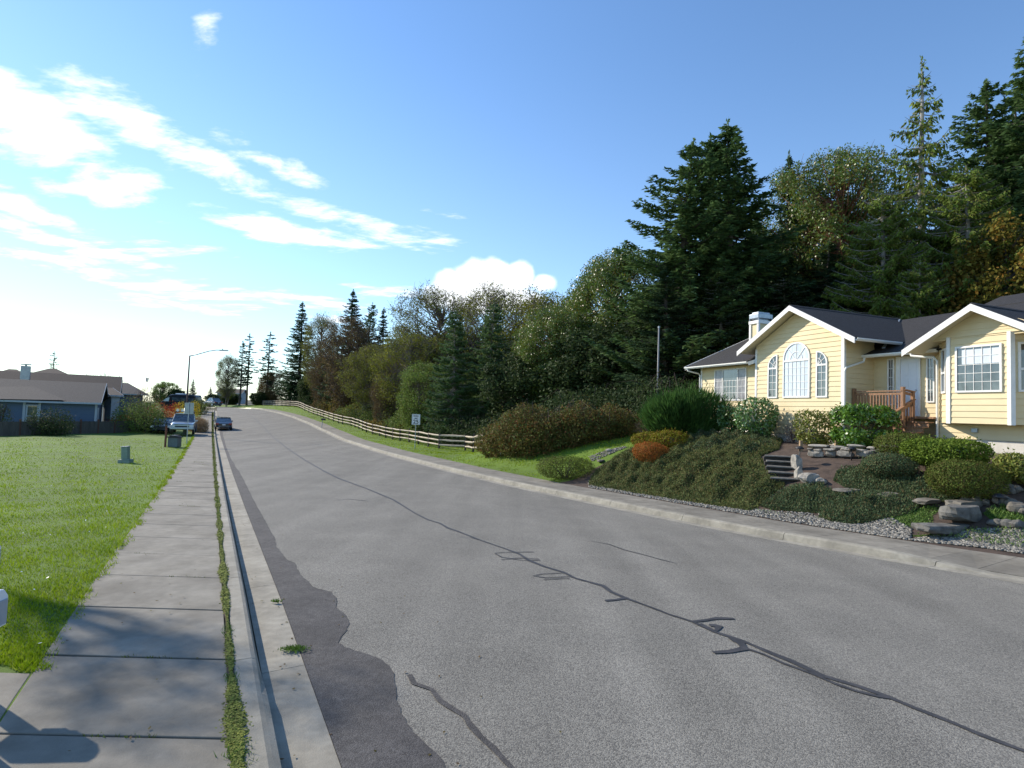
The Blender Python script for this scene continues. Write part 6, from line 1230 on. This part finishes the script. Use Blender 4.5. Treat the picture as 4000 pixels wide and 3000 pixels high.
def onh(o, u, D=50):
    """local x on the front wall seen at photo column u"""
    inv = o.matrix_world; a = o.rotation_euler[2]; r_ = ray(u, 1550); c, s_ = math.cos(a), math.sin(a); dx, dy = r_[0], r_[1]; ox, oy = o.location[0], o.location[1]
    # local coords of origin ray: p = t*d ; local y = -(px-ox)*s+(py-oy)*c = .5
    t = (.5 + (-ox * s_ + oy * c) * 1.0) / (-dx * s_ + dy * c); px_, py_ = t * dx - ox, t * dy - oy; return px_ * c + py_ * s_
x0, x1 = onh(hb, 112), onh(hb, 149); mb = MB(); mb.box(x0 - .12, x1 + .12, .44, .5, H - 2.3, H - .35); wn = mb.build('window', MT['lt_trim'], hb); mb = MB(); mb.box(x0, x1, .42, .438, H - 2.2, H - 1.38); mb.build('pane', MT['glass_dark'], wn); mb = MB(); mb.box(x0, x1, .42, .438, H - 1.32, H - .45); mb.build('pane', MT['glass_dark'], wn)
for u in (98, 158, 379): x = onh(hb, u); mb = MB(); mb.box(x - .09, x + .09, .43, .5, 0, H - .12); mb.build('corner_board', MT['lt_trim'], hb)
# nearer wing gable roof crossing at the left
xg = onh(hb, 60); mb = MB(); mb.prism([(xg - 4.2, -.3, H - .02), (xg + 3.6, -.02, H + .12), (xg - .4, 5.2, H + 1.75)], (0, 0, .03)); mb.build('cross_roof', MT['roof_grey'], hb)
# lean-to garage gable at its right end
mat('pale_door', (.40, .45, .48), rough=.6)
xg = Ln - .45; mb = MB(); mb.box(xg, xg + .06, 2.2, 4.4, 0, 2.3 + 1.2); mb.build('garage_door', MT['pale_door'], hb)
h2, L2, H2, _ = farhouse('low house with brown hipped roof and chimney behind the blue one', -120, 1530, 470, 1543, 66, 74, 12, 0, 2.7, MT['grey_wall'], MT['roof_brown'])
for (u, v, D) in ((100, 1463, 70),):
    p = at(u, v, D); k = D / 2222; 
xc = 0; ch = MB(); p = at(101, 1440, 71); a = h2.rotation_euler[2]; dx, dy = p[0] - h2.location[0], p[1] - h2.location[1]; lx, ly = dx * math.cos(a) + dy * math.sin(a), -dx * math.sin(a) + dy * math.cos(a)
ztop = at(101, 1422, p[1])[2] - h2.location[2]; ch.box(lx - .45, lx + .45, ly - .4, ly + .4, H2, ztop - .25); co_ = ch.build('chimney', MT['metal_grey'], h2); mb = MB(); mb.box(lx - .5, lx + .5, ly - .45, ly + .45, ztop - .1, ztop); mb.box(lx - .1, lx + .1, ly - .1, ly + .1, ztop - .26, ztop - .1); mb.build('chimney_cap', MT['metal_grey'], co_)
for (u0, u1, vt, D) in ((-20, 120, 1442, 76), (118, 295, 1440, 78)):
    pa = at((u0 + u1) / 2, vt, D); wd = (u1 - u0) / 2222 * D / 2; a = h2.rotation_euler[2]; dx, dy = pa[0] - h2.location[0], pa[1] - h2.location[1]; lx, ly = dx * math.cos(a) + dy * math.sin(a), -dx * math.sin(a) + dy * math.cos(a); zz = pa[2] - h2.location[2]
    mb = MB(); mb.add([(lx - wd, ly - 4, zz - 1.35), (lx + wd, ly - 4, zz - 1.35), (lx + wd, ly + 4, zz - 1.35), (lx - wd, ly + 4, zz - 1.35), (lx - .4, ly, zz), (lx + .4, ly, zz)], [(0, 1, 5, 4), (1, 2, 5), (2, 3, 4, 5), (3, 0, 4), (3, 2, 1, 0)]); mb.build('hip_roof', MT['roof_brown'], h2)
    mb = MB(); mb.box(lx - wd * .95, lx + wd * .95, ly - 3.8, ly + 3.8, H2 + .3, zz - 1.36); mb.build('upper_wall', MT['grey_wall'], h2)
h3, L3, H3, _ = farhouse('long low grey house with a plain grey roof beyond the blue one', 250, 1528, 580, 1541, 78, 88, 11, 0, 1.75, MT['blue_wall'], MT['roof_grey'], base_drop=.6)
h4, L4, H4, _ = farhouse('brown roofed garage wing between the blue and the grey house', 430, 1538, 482, 1549, 60, 61, 6, 0, .8, MT['pale_door'], MT['roof_brown'], over=.25)
h5, L5, H5, _ = farhouse('brown roofed house half hidden by bushes beyond the crest', 840, 1534, 945, 1537, 190, 192, 10, 0, 1.6, MT['grey_wall'], MT['roof_brown'])
# flag
p = at(571, 1475, 92); o = empty('small_flag', (p[0], p[1], p[2] - 1.8), 0, 'tiny red and white flag above the end of the grey roof', 'flag'); mb = MB(); mb.tube([(0, 0, -2), (0, 0, 1.9)], .03, 5); mb.build('pole', MT['metal_grey'], o); 
for i in range(5): mb = MB(); mb.prism([(0, .01 * i, 1.8 - .12 * i - .12), (.5 - .05 * i, .01 * i, 1.7 - .14 * i - .12), (.5 - .05 * i, .01 * i, 1.7 - .14 * i), (0, .01 * i, 1.8 - .12 * i)], (0, .01, 0)); mb.build('stripe', MT['tail'] if i % 2 == 0 else MT['sign_white'], o)
# ------------------------------------------------------------------ unseen trees out of frame to the left, placed and shaped for their shadows on the pavement
place('tall_sparse', 'shadow_tree', 'tree', -21.0, 15.8, T(-21.0, 15.8), 13.2, 1.0, 1.0, 'tall thin tree with a small airy crown on the lawn beyond the driveway')
place('tall_dense', 'shadow_tree', 'tree', -22.7, 12.9, T(-22.7, 12.9), 13.2, 1.0, 1.0, 'unseen tall tree with a small dense crown, added to shade the near pavement')  # added only to cast the dark oval shadow on the near pavement
